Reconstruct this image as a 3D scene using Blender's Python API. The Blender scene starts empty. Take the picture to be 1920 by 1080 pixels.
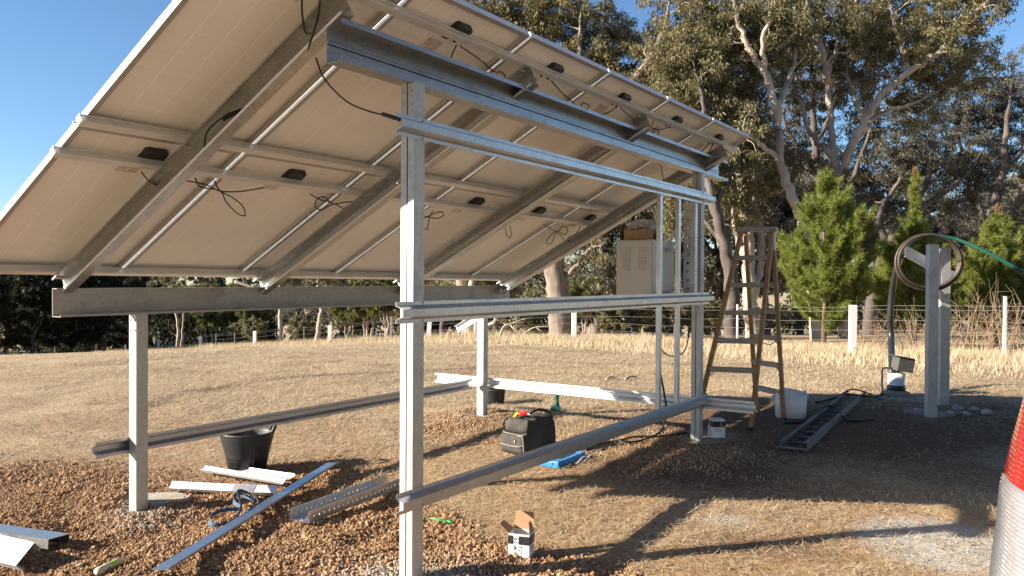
import bpy, math, random
import numpy as np
from mathutils import Vector, Matrix
rad = math.radians
SC = bpy.context.scene
COL = SC.collection
rng = np.random.default_rng(7)
random.seed(7)

# ------------------------------------------------------------------ camera
CAM = np.array([5.47515, -3.28433, 1.64017])
AXF = np.array([-0.558487, 0.829431, -0.011665])
AXR = np.array([0.829439, 0.558570, 0.005529])
AXU = np.array([-0.011101, 0.006587, 0.999917])
FPX = 1495.7
cd = bpy.data.cameras.new('camera')
cam = bpy.data.objects.new('camera', cd)
COL.objects.link(cam)
cd.sensor_width = 36.0
cd.lens = FPX / 1920 * 36.0
cd.clip_start = 0.05
cd.clip_end = 3000
cam.matrix_world = Matrix(((AXR[0], AXU[0], -AXF[0], CAM[0]), (AXR[1], AXU[1], -AXF[1], CAM[1]),
                           (AXR[2], AXU[2], -AXF[2], CAM[2]), (0, 0, 0, 1)))
SC.camera = cam
# ------------------------------------------------------------------ sky, sun, exposure
SUN_EL = rad(21.5)
SUNV = Vector((-0.69 * math.cos(SUN_EL), -0.724 * math.cos(SUN_EL), math.sin(SUN_EL))).normalized()
w = bpy.data.worlds.new("World")
SC.world = w
w.use_nodes = True
nt = w.node_tree
sky = nt.nodes.new('ShaderNodeTexSky')
sky.sky_type = 'NISHITA'
sky.sun_disc = False
sky.sun_elevation = SUN_EL
sky.sun_rotation = math.atan2(SUNV.x, SUNV.y)
sky.air_density = 1.0
sky.dust_density = 0.0
sky.ozone_density = 5.0
bg = nt.nodes['Background']
bg.inputs['Strength'].default_value = 0.064
nt.links.new(sky.outputs[0], bg.inputs['Color'])
sd = bpy.data.lights.new('sun', 'SUN')
sd.energy = 5.0
sd.angle = rad(0.5)
sd.color = (1.0, 0.885, 0.74)
so = bpy.data.objects.new('sun', sd)
COL.objects.link(so)
so.rotation_euler = SUNV.to_track_quat('Z', 'Y').to_euler()
SC.view_settings.view_transform = 'Standard'
SC.view_settings.look = 'None'
SC.view_settings.gamma = 1
SC.view_settings.use_curve_mapping = False
SC.view_settings.exposure = 1.5
SC.render.engine = 'CYCLES'
SC.cycles.max_bounces = 6
SC.cycles.transparent_max_bounces = 8

# ------------------------------------------------------------------ helpers
def tag(o, label=None, cat=None, group=None, kind=None):
    if label: o['label'] = label
    if cat: o['category'] = cat
    if group: o['group'] = group
    if kind: o['kind'] = kind
    return o

def empty(name, loc=(0, 0, 0), rz=0.0, label=None, cat=None, group=None, M=None):
    o = bpy.data.objects.new(name, None)
    COL.objects.link(o)
    o.empty_display_size = 0.1
    if M is not None:
        o.matrix_world = M
    else:
        o.location = loc
        o.rotation_euler = (0, 0, rz)
    return tag(o, label, cat, group)

def mesh_np(name, V, F, mat, parent=None, smooth=False):
    """V (N,3), F (M,k) equal-sized faces -> one object"""
    V = np.asarray(V, np.float32); F = np.asarray(F, np.int32)
    me = bpy.data.meshes.new(name)
    me.vertices.add(len(V)); me.vertices.foreach_set('co', V.ravel())
    k = F.shape[1]
    me.loops.add(F.size); me.loops.foreach_set('vertex_index', F.ravel())
    me.polygons.add(len(F))
    me.polygons.foreach_set('loop_start', np.arange(0, F.size, k, dtype=np.int32))
    me.polygons.foreach_set('use_smooth', np.full(len(F), smooth))
    me.update(calc_edges=True)
    me.materials.append(mat)
    o = bpy.data.objects.new(name, me)
    COL.objects.link(o)
    if parent: o.parent = parent
    return o

class MB:
    def __init__(s): s.V = []; s.F = []; s.S = []
    def add(s, V, F, smooth=False):
        n = len(s.V); s.V += [tuple(map(float, v)) for v in V]
        s.F += [tuple(int(i) + n for i in f) for f in F]
        s.S += [smooth] * len(F)
        return s
    def hexa(s, P):   # 8 points: 0-3 bottom ring, 4-7 top ring
        return s.add(P, [(3, 2, 1, 0), (4, 5, 6, 7), (0, 1, 5, 4), (1, 2, 6, 5), (2, 3, 7, 6), (3, 0, 4, 7)])
    def box(s, c, d, X=(1, 0, 0), Y=(0, 1, 0), Z=(0, 0, 1)):
        c, X, Y, Z = (np.asarray(q, float) for q in (c, X, Y, Z))
        X = X * d[0] / 2; Y = Y * d[1] / 2; Z = Z * d[2] / 2
        return s.hexa([c - X - Y - Z, c + X - Y - Z, c + X + Y - Z, c - X + Y - Z, c - X - Y + Z, c + X - Y + Z, c + X + Y + Z, c - X + Y + Z])
    def bar(s, A, B, wd, ht, up=(0, 0, 1)):  # rectangular bar from A to B
        A, B, up = (np.asarray(q, float) for q in (A, B, up))
        D = B - A; L = np.linalg.norm(D); D /= L
        Sd = np.cross(D, up); Sd /= np.linalg.norm(Sd); Up = np.cross(Sd, D)
        return s.box((A + B) / 2, (L, wd, ht), D, Sd, Up)
    def profile(s, pts, t, A, B, X, Y):
        """open thin-walled profile (2-d polyline in X,Y axes) swept from A to B, wall thickness t"""
        pts = np.asarray(pts, float); A, B, X, Y = (np.asarray(q, float) for q in (A, B, X, Y))
        n = len(pts); off = []
        for i in range(n):
            d0 = pts[i] - pts[i - 1] if i > 0 else pts[1] - pts[0]
            d1 = pts[i + 1] - pts[i] if i < n - 1 else pts[-1] - pts[-2]
            d0 = d0 / np.linalg.norm(d0); d1 = d1 / np.linalg.norm(d1)
            n0 = np.array([-d0[1], d0[0]]); n1 = np.array([-d1[1], d1[0]])
            m = n0 + n1; m = m / max(0.3, m @ m / 2) / 1.0 if m @ m > 0.05 else n0
            m = (n0 + n1) / (1 + n0 @ n1) if 1 + n0 @ n1 > 0.2 else n0
            off.append(pts[i] + m * t)
        V = []
        for E_ in (A, B):
            for q in pts: V.append(E_ + X * q[0] + Y * q[1])
            for q in off: V.append(E_ + X * q[0] + Y * q[1])
        F = []
        m = 2 * n
        for i in range(n - 1):
            F += [(i, i + 1, m + i + 1, m + i), (n + i + 1, n + i, m + n + i, m + n + i + 1),
                  (i, n + i, n + i + 1, i + 1), (m + i, m + i + 1, m + n + i + 1, m + n + i)]
        F += [(0, m, m + n, n), (n - 1, 2 * n - 1, m + 2 * n - 1, m + n - 1)]
        return s.add(V, F)
    def tube(s, pts, r, n=8, caps=True):
        P = np.asarray(pts, float); m = len(P)
        r = np.full(m, r) if np.isscalar(r) else np.asarray(r, float)
        T = np.gradient(P, axis=0); T /= np.linalg.norm(T, axis=1)[:, None] + 1e-12
        a = np.array([0, 0, 1.0]) if abs(T[0][2]) < 0.9 else np.array([1.0, 0, 0])
        N = np.cross(T[0], a); N /= np.linalg.norm(N)
        V = []
        ang = np.linspace(0, 2 * np.pi, n, endpoint=False)
        for i in range(m):
            N = N - T[i] * (N @ T[i]); N /= np.linalg.norm(N) + 1e-12
            Bn = np.cross(T[i], N)
            for q in ang: V.append(P[i] + r[i] * (np.cos(q) * N + np.sin(q) * Bn))
        F = [(i * n + j, i * n + (j + 1) % n, (i + 1) * n + (j + 1) % n, (i + 1) * n + j) for i in range(m - 1) for j in range(n)]
        if caps: F += [tuple(range(n - 1, -1, -1)), tuple((m - 1) * n + j for j in range(n))]
        return s.add(V, F, True)
    def lathe(s, prof, n=24, c=(0, 0, 0), sx=1, sy=1, close=False):
        V = []; m = len(prof)
        for rr, z in prof:
            for j in range(n):
                a = 2 * math.pi * j / n; V.append((c[0] + sx * rr * math.cos(a), c[1] + sy * rr * math.sin(a), c[2] + z))
        F = [(i * n + j, i * n + (j + 1) % n, (i + 1) * n + (j + 1) % n, (i + 1) * n + j) for i in range(m - 1) for j in range(n)]
        if close: F += [tuple(range(n - 1, -1, -1)), tuple((m - 1) * n + j for j in range(n))]
        return s.add(V, F, True)
    def build(s, name, mat, parent=None, bevel=0.0, seg=2, M=None):
        me = bpy.data.meshes.new(name)
        me.from_pydata(s.V, [], s.F)
        me.polygons.foreach_set('use_smooth', np.array(s.S, bool))
        me.update()
        me.materials.append(mat)
        o = bpy.data.objects.new(name, me)
        COL.objects.link(o)
        if parent: o.parent = parent
        if M is not None: o.matrix_local = M
        if bevel > 0:
            b = o.modifiers.new('bevel', 'BEVEL'); b.width = bevel; b.segments = seg; b.limit_method = 'ANGLE'; b.angle_limit = rad(40)
        return o

def spline(pts, n=8):
    """Catmull-Rom through pts"""
    P = np.asarray(pts, float)
    P = np.vstack([2 * P[0] - P[1], P, 2 * P[-1] - P[-2]])
    out = []
    for i in range(1, len(P) - 2):
        for t in np.linspace(0, 1, n, endpoint=False):
            a, b, c, d = P[i - 1], P[i], P[i + 1], P[i + 2]
            out.append(0.5 * ((2 * b) + (c - a) * t + (2 * a - 5 * b + 4 * c - d) * t ** 2 + (3 * b - a - 3 * c + d) * t ** 3))
    out.append(P[-2])
    return np.array(out)

def lerp_arr(v, n): return np.interp(np.linspace(0, 1, n), np.linspace(0, 1, len(v)), v)

# ------------------------------------------------------------------ materials
class NT:
    def __init__(s, name):
        s.m = bpy.data.materials.new(name); s.m.use_nodes = True
        s.t = s.m.node_tree; s.b = s.t.nodes['Principled BSDF']; s.out = s.t.nodes['Material Output']
    def n(s, typ, **kw):
        q = s.t.nodes.new('ShaderNode' + typ)
        for k, v in kw.items():
            if k in q.inputs: q.inputs[k].default_value = v
            else: setattr(q, k, v)
        return q
    def l(s, a, b): s.t.links.new(a, b)
    def coord(s, kind='Object', scale=(1, 1, 1)):
        c = s.n('TexCoord'); m = s.n('Mapping'); m.inputs['Scale'].default_value = scale
        s.l(c.outputs[kind], m.inputs[0]); return m.outputs[0]
    def noise(s, vec, scale, detail=4, rough=0.55, dist=0.0):
        q = s.n('TexNoise'); q.inputs['Scale'].default_value = scale; q.inputs['Detail'].default_value = detail
        q.inputs['Roughness'].default_value = rough; q.inputs['Distortion'].default_value = dist
        if vec is not None: s.l(vec, q.inputs['Vector'])
        return q.outputs['Fac']
    def ramp(s, fac, stops):
        q = s.n('ValToRGB'); e = q.color_ramp.elements
        while len(e) < len(stops): e.new(0.5)
        for el, (p, c) in zip(e, stops): el.position = p; el.color = tuple(c) + (1,) if len(c) == 3 else c
        s.l(fac, q.inputs[0]); return q.outputs[0]
    def mix(s, fac, a, b, mode='MIX'):
        q = s.n('Mix', data_type='RGBA', blend_type=mode)
        for sk, v in ((q.inputs[0], fac), (q.inputs[6], a), (q.inputs[7], b)):
            if isinstance(v, (int, float)): sk.default_value = v
            elif isinstance(v, (tuple, list)): sk.default_value = tuple(v) + (1,) if len(v) == 3 else v
            else: s.l(v, sk)
        return q.outputs[2]
    def math(s, op, a, b=0.0, c=None):
        q = s.n('Math', operation=op)
        for sk, v in zip(q.inputs, (a, b, c)):
            if v is None: continue
            if isinstance(v, (int, float)): sk.default_value = v
            else: s.l(v, sk)
        return q.outputs[0]
    def bump(s, h, strength=0.3, dist=0.01):
        q = s.n('Bump'); q.inputs['Strength'].default_value = strength; q.inputs['Distance'].default_value = dist
        s.l(h, q.inputs['Height']); s.l(q.outputs[0], s.b.inputs['Normal'])
    def set(s, **kw):
        for k, v in kw.items():
            sk = s.b.inputs[k.replace('_', ' ')]
            if isinstance(v, (int, float)): sk.default_value = v
            elif isinstance(v, (tuple, list)): sk.default_value = tuple(v) + (1,) if len(v) == 3 else v
            else: s.l(v, sk)
        return s

def plain(name, col, rough=0.5, metal=0.0, var=0.15, scale=8.0, bump=0.0, bscale=60.0, **kw):
    """one base colour broken up by noise in tone and gloss"""
    q = NT(name); c = q.coord('Object')
    f = q.noise(c, scale, 5, 0.6)
    lo = tuple(x * (1 - var) for x in col); hi = tuple(min(1, x * (1 + var)) for x in col)
    q.set(Base_Color=q.ramp(f, [(0.3, lo), (0.7, hi)]), Metallic=metal)
    g = q.noise(c, scale * 2.3, 3)
    q.set(Roughness=q.math('MULTIPLY_ADD', g, 0.25, rough - 0.125))
    if bump: q.bump(q.noise(c, bscale, 4), bump, 0.003)
    for k, v in kw.items(): q.b.inputs[k.replace('_', ' ')].default_value = v
    return q.m

def steel_mat(name, col=(0.60, 0.61, 0.62), metal=0.72, rough=0.42, streak=(14, 14, 2.0), dirt=0.35):
    """zinc coated steel: fine spangle, long draw streaks, dull stains"""
    q = NT(name); c = q.coord('Object'); cs = q.coord('Object', streak)
    sp = q.n('TexVoronoi'); sp.inputs['Scale'].default_value = 70; q.l(c, sp.inputs['Vector'])
    spv = q.n('SeparateColor'); q.l(sp.outputs['Color'], spv.inputs[0])
    st = q.noise(cs, 6, 5, 0.65); bl = q.noise(c, 5.5, 4, 0.6)
    base = q.mix(spv.outputs[0], tuple(x * 0.9 for x in col), tuple(min(1, x * 1.08) for x in col))
    base = q.mix(q.math('MULTIPLY', q.ramp(st, [(0.48, (0, 0, 0)), (0.72, (1, 1, 1))]), dirt), base, tuple(x * 0.62 for x in col))
    base = q.mix(q.math('MULTIPLY', q.ramp(bl, [(0.52, (0, 0, 0)), (0.75, (1, 1, 1))]), dirt), base, tuple(x * 0.55 for x in (col[0], col[1] * .97, col[2] * .93)))
    r = q.math('MULTIPLY_ADD', bl, 0.22, rough - 0.1)
    r = q.math('MULTIPLY_ADD', spv.outputs[1], 0.08, r)
    q.set(Base_Color=base, Metallic=metal, Roughness=r)
    q.bump(st, 0.06, 0.004)
    return q.m

M = {}
M['steel'] = steel_mat('galvanised_steel', (0.50, 0.51, 0.53), 0.88, 0.30, dirt=.25)
M['post_steel'] = steel_mat('weathered_post_steel', (0.50, 0.50, 0.48), 0.35, 0.45, (18, 18, 1.2), 0.5)
M['rafter_steel'] = steel_mat('rafter_steel', (0.50, 0.50, 0.49), 0.85, 0.32, (10, 2, 10), 0.55)
M['beam_steel'] = steel_mat('beam_steel', (0.36, 0.36, 0.37), 0.88, 0.30, (10, 2, 10), 0.45)
M['frame_alu'] = plain('dull_module_frame', (0.40, 0.375, 0.35), 0.45, 0.5, 0.08, 5)
M['flashing_steel'] = steel_mat('blue_grey_flashing', (.42, .46, .54), .9, .26, (3, 3, 3), .12)
M['old_beam_steel'] = steel_mat('old_beam_steel', (0.43, 0.405, 0.37), 0.55, 0.5, (10, 1.5, 10), 0.45)
M['tray_steel'] = steel_mat('dull_tray_steel', (0.20, 0.20, 0.205), 0.6, 0.5)
M['frame_lit'] = plain('sunlit_tone_frame', (0.80, 0.80, 0.79), 0.4, 0.1, 0.04, 5)  # lit tone of the frame metal, sunlight put into the colour
M['bright_steel'] = steel_mat('new_zinc_strip', (0.74, 0.76, 0.78), 0.55, 0.34, (8, 8, 2), 0.12)
M['alu'] = plain('anodised_aluminium', (0.66, 0.64, 0.62), 0.42, 0.45, 0.08, 5)
M['bolt'] = plain('zinc_bolt', (0.45, 0.45, 0.46), 0.4, 0.9)
M['black_plastic'] = plain('black_moulded_plastic', (0.018, 0.018, 0.02), 0.45, 0, 0.3, 20)
M['cable'] = plain('black_cable_rubber', (0.012, 0.012, 0.012), 0.5)
M['rubber'] = plain('black_tub_rubber', (0.022, 0.023, 0.025), 0.55, 0, 0.35, 14, 0.2, 80)
M['cardboard'] = plain('brown_cardboard', (0.36, 0.22, 0.12), 0.85, 0, 0.12, 20)
M['card_white'] = plain('white_printed_card', (0.72, 0.72, 0.74), 0.6, 0, 0.04, 20)
M['ink'] = plain('black_print', (0.016, 0.016, 0.018), 0.55)
M['ink_blue'] = plain('blue_print', (0.10, 0.14, 0.34), 0.55)
M['cabinet'] = plain('beige_grey_cabinet_paint', (0.60, 0.58, 0.53), 0.45, 0, 0.06, 3)
M['white_label'] = plain('white_paper_label', (0.8, 0.8, 0.8), 0.6, 0, 0.03)
M['red_label'] = plain('red_label', (0.36, 0.04, 0.04), 0.55, 0, 0.1)
M['tan_label'] = plain('rating_plate_paper', (0.56, 0.50, 0.45), 0.6, 0, 0.35, 60)
M['ladder'] = plain('orange_brown_fibreglass', (0.31, 0.165, 0.055), 0.5, 0, 0.3, 10, 0.15, 40)
M['ladder_step'] = plain('ladder_step_aluminium', (0.30, 0.265, 0.22), 0.55, 0.2, 0.15, 8)
M['white_plastic'] = plain('cloudy_white_plastic', (0.72, 0.74, 0.76), 0.4, 0, 0.08, 6)
M['pvc'] = plain('white_pvc_pipe', (0.68, 0.69, 0.68), 0.4, 0, 0.12, 8)
M['canvas'] = plain('dusty_black_canvas', (0.055, 0.050, 0.044), 0.85, 0, 0.35, 9, 0.5, 220)
M['canvas_trim'] = plain('grey_bag_trim', (0.24, 0.22, 0.19), 0.7)
M['red_grip'] = plain('red_grip', (0.62, 0.03, 0.03), 0.4)
M['yellow_grip'] = plain('yellow_grip', (0.85, 0.50, 0.02), 0.4)
M['blue_case'] = plain('blue_plastic_case', (0.025, 0.22, 0.55), 0.4, 0, 0.1)
M['teal'] = plain('teal_tool_plastic', (0.02, 0.10, 0.10), 0.45, 0, 0.15)
M['strap'] = plain('blue_webbing', (0.06, 0.10, 0.17), 0.8, 0, 0.25, 30, 0.4, 300)
M['green_pipe'] = plain('green_poly_pipe', (0.012, 0.075, 0.055), 0.35, 0, 0.15)
M['dark_pipe'] = plain('black_poly_pipe', (0.022, 0.026, 0.024), 0.38, 0, 0.2)
M['rust_pipe'] = plain('old_brown_poly_pipe', (0.06, 0.042, 0.032), 0.5, 0, 0.35, 9)
M['concrete'] = plain('rough_concrete', (0.24, 0.20, 0.16), 0.9, 0, 0.25, 14, 0.7, 60)
M['pale_concrete'] = plain('pale_broken_concrete', (0.42, 0.37, 0.30), 0.9, 0, 0.25, 14, 0.7, 60)
M['fence_white'] = plain('white_fence_paint', (0.78, 0.78, 0.76), 0.6, 0, 0.06, 4)
M['fence_wood'] = plain('grey_fence_timber', (0.28, 0.25, 0.22), 0.8, 0, 0.3, 10)
M['wire'] = plain('fence_wire', (0.26, 0.25, 0.24), 0.5, 0.6)
M['tube_plastic'] = plain('cream_sealant_tube', (0.60, 0.55, 0.38), 0.4, 0, 0.1, 20)
M['lime'] = plain('lime_green_label', (0.42, 0.55, 0.10), 0.5)
M['green_pen'] = plain('bright_green_plastic', (0.03, 0.42, 0.08), 0.35)
M['bag_plastic'] = plain('clear_grey_plastic_bag', (0.42, 0.41, 0.40), 0.3, 0, 0.25, 12)
M['deadwood'] = plain('bleached_dead_wood', (0.42, 0.35, 0.28), 0.85, 0, 0.3, 8)
M['twig'] = plain('brown_dry_twig', (0.30, 0.215, 0.135), 0.85, 0, 0.3, 8)
M['stone'] = plain('pale_rubble_stone', (0.36, 0.33, 0.29), 0.9, 0, 0.25, 20)

def backsheet_mat():
    q = NT('white_backsheet'); c = q.coord('Object')
    x = q.n('SeparateXYZ'); q.l(c, x.inputs[0])
    def lines(sock, pitch, off, wd):
        a = q.math('ADD', sock, off)
        a = q.math('MODULO', a, pitch)
        return q.math('LESS_THAN', a, wd)
    lx = lines(x.outputs[1], 0.1565, 10 * 0.1565 - 0.0335, 0.006)
    ly = lines(x.outputs[0], 0.1565, 10 * 0.1565 - 0.0275, 0.004)
    f = q.math('MAXIMUM', lx, q.math('MULTIPLY', ly, 0.6))
    n = q.noise(c, 3.0, 3); n2 = q.noise(c, 18, 4)
    base = q.mix(n, (0.75, 0.715, 0.665), (0.84, 0.80, 0.745))
    base = q.mix(q.math('MULTIPLY', q.ramp(n2, [(0.55, (0, 0, 0)), (0.8, (1, 1, 1))]), 0.18), base, (0.48, 0.44, 0.40))
    q.set(Base_Color=q.mix(f, base, (0.92, 0.90, 0.86)), Roughness=0.38)
    return q.m
M['backsheet'] = backsheet_mat()
def glass_top():
    q = NT('dark_cell_glass'); c = q.coord('Object')
    b = q.n('TexBrick', offset=0.0); b.inputs['Scale'].default_value = 6.4
    b.inputs['Mortar Size'].default_value = 0.012; b.inputs['Brick Width'].default_value = 1.0; b.inputs['Row Height'].default_value = 1.0
    b.inputs['Color1'].default_value = (0.01, 0.018, 0.06, 1); b.inputs['Color2'].default_value = (0.012, 0.022, 0.075, 1); b.inputs['Mortar'].default_value = (0.4, 0.4, 0.42, 1)
    q.l(c, b.inputs['Vector']); q.set(Base_Color=b.outputs['Color'], Roughness=0.12)
    return q.m
M['cell_glass'] = glass_top()

# ------------------------------------------------------------------ terrain
def sp(a, k): return k * np.log1p(np.exp(np.clip(np.asarray(a, float) / k, -40, 40)))
def terr(x, y):
    yy = np.clip(y, -4, 7); xx = np.clip(x, -3, 4.5)
    b = -.063 + .0147 * yy + .022 * xx
    t = (x - 1.41) * -.957 + (y - 17.7) * .288
    return b - .03 * sp(y - 11, 2) - .078 * sp(t - 9, 2.5)
def ray(px, py): return AXF + AXR * (px - 960) / FPX - AXU * (py - 540) / FPX
_K = np.concatenate([np.linspace(1, 20, 8000), np.linspace(20, 300, 12000)])
def at(px, py):
    """the ground point seen at a photo pixel"""
    P = CAM[None] + _K[:, None] * ray(px, py)[None]
    h = P[:, 2] - terr(P[:, 0], P[:, 1]); i = int(np.argmax(h < 0))
    return np.array([P[i, 0], P[i, 1], terr(P[i, 0], P[i, 1])])
def dp(px, py, z): return CAM + ray(px, py) * z       # point at a given depth
def gz(px, z):                                        # ground point under a pixel column at a depth
    P = dp(px, 540, z); return np.array([P[0], P[1], float(terr(P[0], P[1]))])

# value noise in numpy
def vnoise(x, y, scale, seed):
    r = np.random.default_rng(seed); T = r.random((256, 256))
    x = np.asarray(x) / scale + 1000; y = np.asarray(y) / scale + 1000
    xi = np.floor(x).astype(int); yi = np.floor(y).astype(int); fx = x - xi; fy = y - yi
    fx = fx * fx * (3 - 2 * fx); fy = fy * fy * (3 - 2 * fy)
    g = lambda a, b: T[a % 256, b % 256]
    return (g(xi, yi) * (1 - fx) + g(xi + 1, yi) * fx) * (1 - fy) + (g(xi, yi + 1) * (1 - fx) + g(xi + 1, yi + 1) * fx) * fy
def fbm(x, y, scale, seed, o=4):
    s = 0; a = 1; tot = 0
    for i in range(o): s = s + a * vnoise(x, y, scale / 2 ** i, seed + i); tot += a; a *= .5
    return s / tot

def blob(x, y, cx, cy, rx, ry, rot=0.0):
    c, s_ = math.cos(rot), math.sin(rot); u = ((x - cx) * c + (y - cy) * s_) / rx; v = (-(x - cx) * s_ + (y - cy) * c) / ry
    return np.exp(-(u * u + v * v))
def soil(x, y):
    """how bare and lumpy the ground is: 1 in the dug soil, 0 in dry grass"""
    s = (1.1 * blob(x, y, .3, -.6, 1.9, 1.5) + 1.0 * blob(x, y, 1.9, -.1, 1.7, 1.0) + .9 * blob(x, y, 3.3, .1, 1.2, .75, .3)
         + .8 * blob(x, y, -.2, 4.1, 1.0, 1.0) + .55 * blob(x, y, .5, 1.4, .9, .7) + .5 * blob(x, y, 2.6, 3.3, 1.0, 1.0)
         + .45 * blob(x, y, .9, 3.2, .8, .7) + .6 * blob(x, y, -1.5, .1, 1.0, .5) + .45 * blob(x, y, 2.6, 4.4, .9, .6))
    s = s + (fbm(x, y, .9, 11) - .5) * 1.0
    return np.clip((s - .40) / .55, 0, 1)
def lumps(x, y):
    s = soil(x, y)
    h = s * ((fbm(x, y, .55, 21) - .5) * .13 + (fbm(x, y, .12, 31, 3) - .5) * .035)
    h = h + (fbm(x, y, .5, 41) - .5) * .03 + (fbm(x, y, .1, 51, 3) - .5) * .012
    h = h + .10 * blob(x, y, -.05, 4.35, .55, .45) + .07 * blob(x, y, -.5, .05, .5, .25) - .05 * blob(x, y, .05, -.35, .6, .3)
    # keep it level where things stand
    for (cx, cy, r_) in ((0, 0, .22), (2.6, 0, .2), (2.6, 4.24, .45), (0, 4.24, .15)):
        h = h * (1 - blob(x, y, cx, cy, r_, r_))
    near = 1 / (1 + np.exp((np.hypot(x - 2, y - 1) - 13) / 1.5))
    far = (fbm(x, y, 3.0, 61) - .5) * .12
    # the old wheel rut across the paddock
    return h * near + far * (1 - near)
def ground_h(x, y): return terr(x, y) + lumps(x, y)

def dense_axis(lo, hi, step, far, g=1.18):
    a = list(np.arange(lo, hi, step)); d = step
    b = [a[0]]
    while b[-1] > -far: d *= g; b.append(b[-1] - d)
    c = [a[-1]]; d = step
    while c[-1] < far: d *= g; c.append(c[-1] + d)
    return np.array(b[:0:-1] + a + c[1:])
gx = dense_axis(-3.2, 6.2, .026, 600, 1.10)
gy = dense_axis(-2.2, 7.0, .026, 600, 1.10)
GX, GY = np.meshgrid(gx, gy)
GZ = ground_h(GX, GY)
nx, ny = len(gx), len(gy)
idx = np.arange(nx * ny).reshape(ny, nx)
GF = np.stack([idx[:-1, :-1], idx[:-1, 1:], idx[1:, 1:], idx[1:, :-1]], -1).reshape(-1, 4)

def ground_mat():
    q = NT('dry_paddock_ground'); c = q.coord('Object')
    at_ = q.n('Attribute', attribute_name='soil'); so_ = at_.outputs['Fac']
    pa = q.n('Attribute', attribute_name='pale').outputs['Fac']
    n1 = q.noise(c, .8, 5, .6); n2 = q.noise(c, 7, 6, .7); n3 = q.noise(c, 60, 4, .7); n4 = q.noise(q.coord('Object', (1, 1, 1)), .22, 4)
    straw = q.ramp(n2, [(.25, (.46, .335, .185)), (.5, (.62, .475, .285)), (.75, (.73, .585, .375))])
    straw = q.mix(q.ramp(n3, [(.35, (0, 0, 0)), (.65, (1, 1, 1))]), q.mix(.35, straw, (.15, .10, .06)), straw)
    bare = q.ramp(n2, [(.25, (.19, .108, .058)), (.55, (.30, .185, .105)), (.8, (.40, .265, .160))])
    bare = q.mix(q.ramp(n3, [(.4, (0, 0, 0)), (.7, (1, 1, 1))]), q.mix(.4, bare, (.08, .04, .022)), bare)
    # broad patches of thinner grass, and soil showing between the stalks
    thin = q.ramp(q.math('MULTIPLY_ADD', n2, .5, q.math('MULTIPLY', n1, .8)), [(.60, (0, 0, 0)), (.78, (1, 1, 1))])
    col = q.mix(q.math('MULTIPLY', thin, .72), straw, bare)
    col = q.mix(q.math('MULTIPLY', q.ramp(n4, [(.45, (0, 0, 0)), (.7, (1, 1, 1))]), .35), col, (.50, .41, .28))
    n5 = q.noise(q.coord('Object', (1, 1, 1)), 24, 5, .75)
    col = q.mix(q.math('MULTIPLY', q.ramp(n5, [(.36, (1, 1, 1)), (.50, (0, 0, 0))]), .5), col, (.20, .13, .075))
    col = q.mix(q.math('MULTIPLY', q.ramp(n5, [(.55, (0, 0, 0)), (.68, (1, 1, 1))]), .5), col, (.66, .56, .41))
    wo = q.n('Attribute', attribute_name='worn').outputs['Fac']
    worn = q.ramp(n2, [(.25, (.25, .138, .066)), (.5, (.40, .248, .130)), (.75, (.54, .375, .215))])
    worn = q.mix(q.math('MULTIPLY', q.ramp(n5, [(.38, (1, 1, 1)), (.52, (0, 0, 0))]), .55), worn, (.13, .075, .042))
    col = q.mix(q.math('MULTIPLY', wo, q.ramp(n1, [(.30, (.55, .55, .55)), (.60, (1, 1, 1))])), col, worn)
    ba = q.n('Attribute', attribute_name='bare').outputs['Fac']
    col = q.mix(q.math('MULTIPLY', ba, .9), col, q.mix(n5, (.098, .052, .034), (.195, .112, .070)))  # bare soil, coloured darker here to deepen the array's shadow
    rut = q.n('Attribute', attribute_name='rut').outputs['Fac']
    col = q.mix(q.math('MULTIPLY', rut, .75), col, (.12, .07, .042))
    col = q.mix(so_, col, bare)
    ash = q.ramp(n3, [(.3, (.36, .33, .29)), (.7, (.62, .59, .54))])
    pf = q.math('MULTIPLY', pa, q.ramp(n2, [(.25, (.45, .45, .45)), (.45, (1, 1, 1))]))
    col = q.mix(pf, col, ash)
    q.set(Base_Color=col, Roughness=.95)
    q.b.inputs['Specular IOR Level'].default_value = .15
    h = q.math('ADD', q.math('ADD', q.math('MULTIPLY', n3, .4), n2), n5)
    q.bump(h, 1.0, .035)
    return q.m
M['ground'] = ground_mat()
ground = mesh_np('ground', np.stack([GX, GY, GZ], -1).reshape(-1, 3), GF, M['ground'], smooth=True)
tag(ground, kind='structure', label='dry straw coloured paddock with dug brown soil', cat='ground')
def add_attr(o, name, vals):
    a = o.data.attributes.new(name, 'FLOAT', 'POINT'); a.data.foreach_set('value', np.asarray(vals, np.float32).ravel())
add_attr(ground, 'soil', soil(GX, GY) * np.exp(-np.maximum(0, np.hypot(GX - 1.5, GY - 1.5) - 5.5) ** 2 / 3))
pale = np.maximum.reduce([1.5 * blob(GX, GY, 4.93, 2.12, .42, .46, .4), .9 * blob(GX, GY, 2.78, .02, .40, .28), .7 * blob(GX, GY, 3.72, 1.9, .25, .22),
                          .8 * blob(GX, GY, .1, -.02, .42, .30), .55 * blob(GX, GY, 3.95, 8.3, .7, .7), .6 * blob(GX, GY, .0, 4.1, .35, .3), .55 * blob(GX, GY, 2.6, 4.6, .5, .45)])
shade_soil_ = np.maximum.reduce([1.0 * blob(GX, GY, 3.4, 5.6, 2.2, 2.4), .95 * blob(GX, GY, 3.0, 3.0, 1.3, .9), .8 * blob(GX, GY, 5.2, 6.5, 2.0, 2.5), .6 * blob(GX, GY, 4.1, 1.5, .55, .3)]) + (fbm(GX, GY, .8, 111) - .5) * .6  # mask over the shadowed ground, where shade is put into the soil colour
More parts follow.
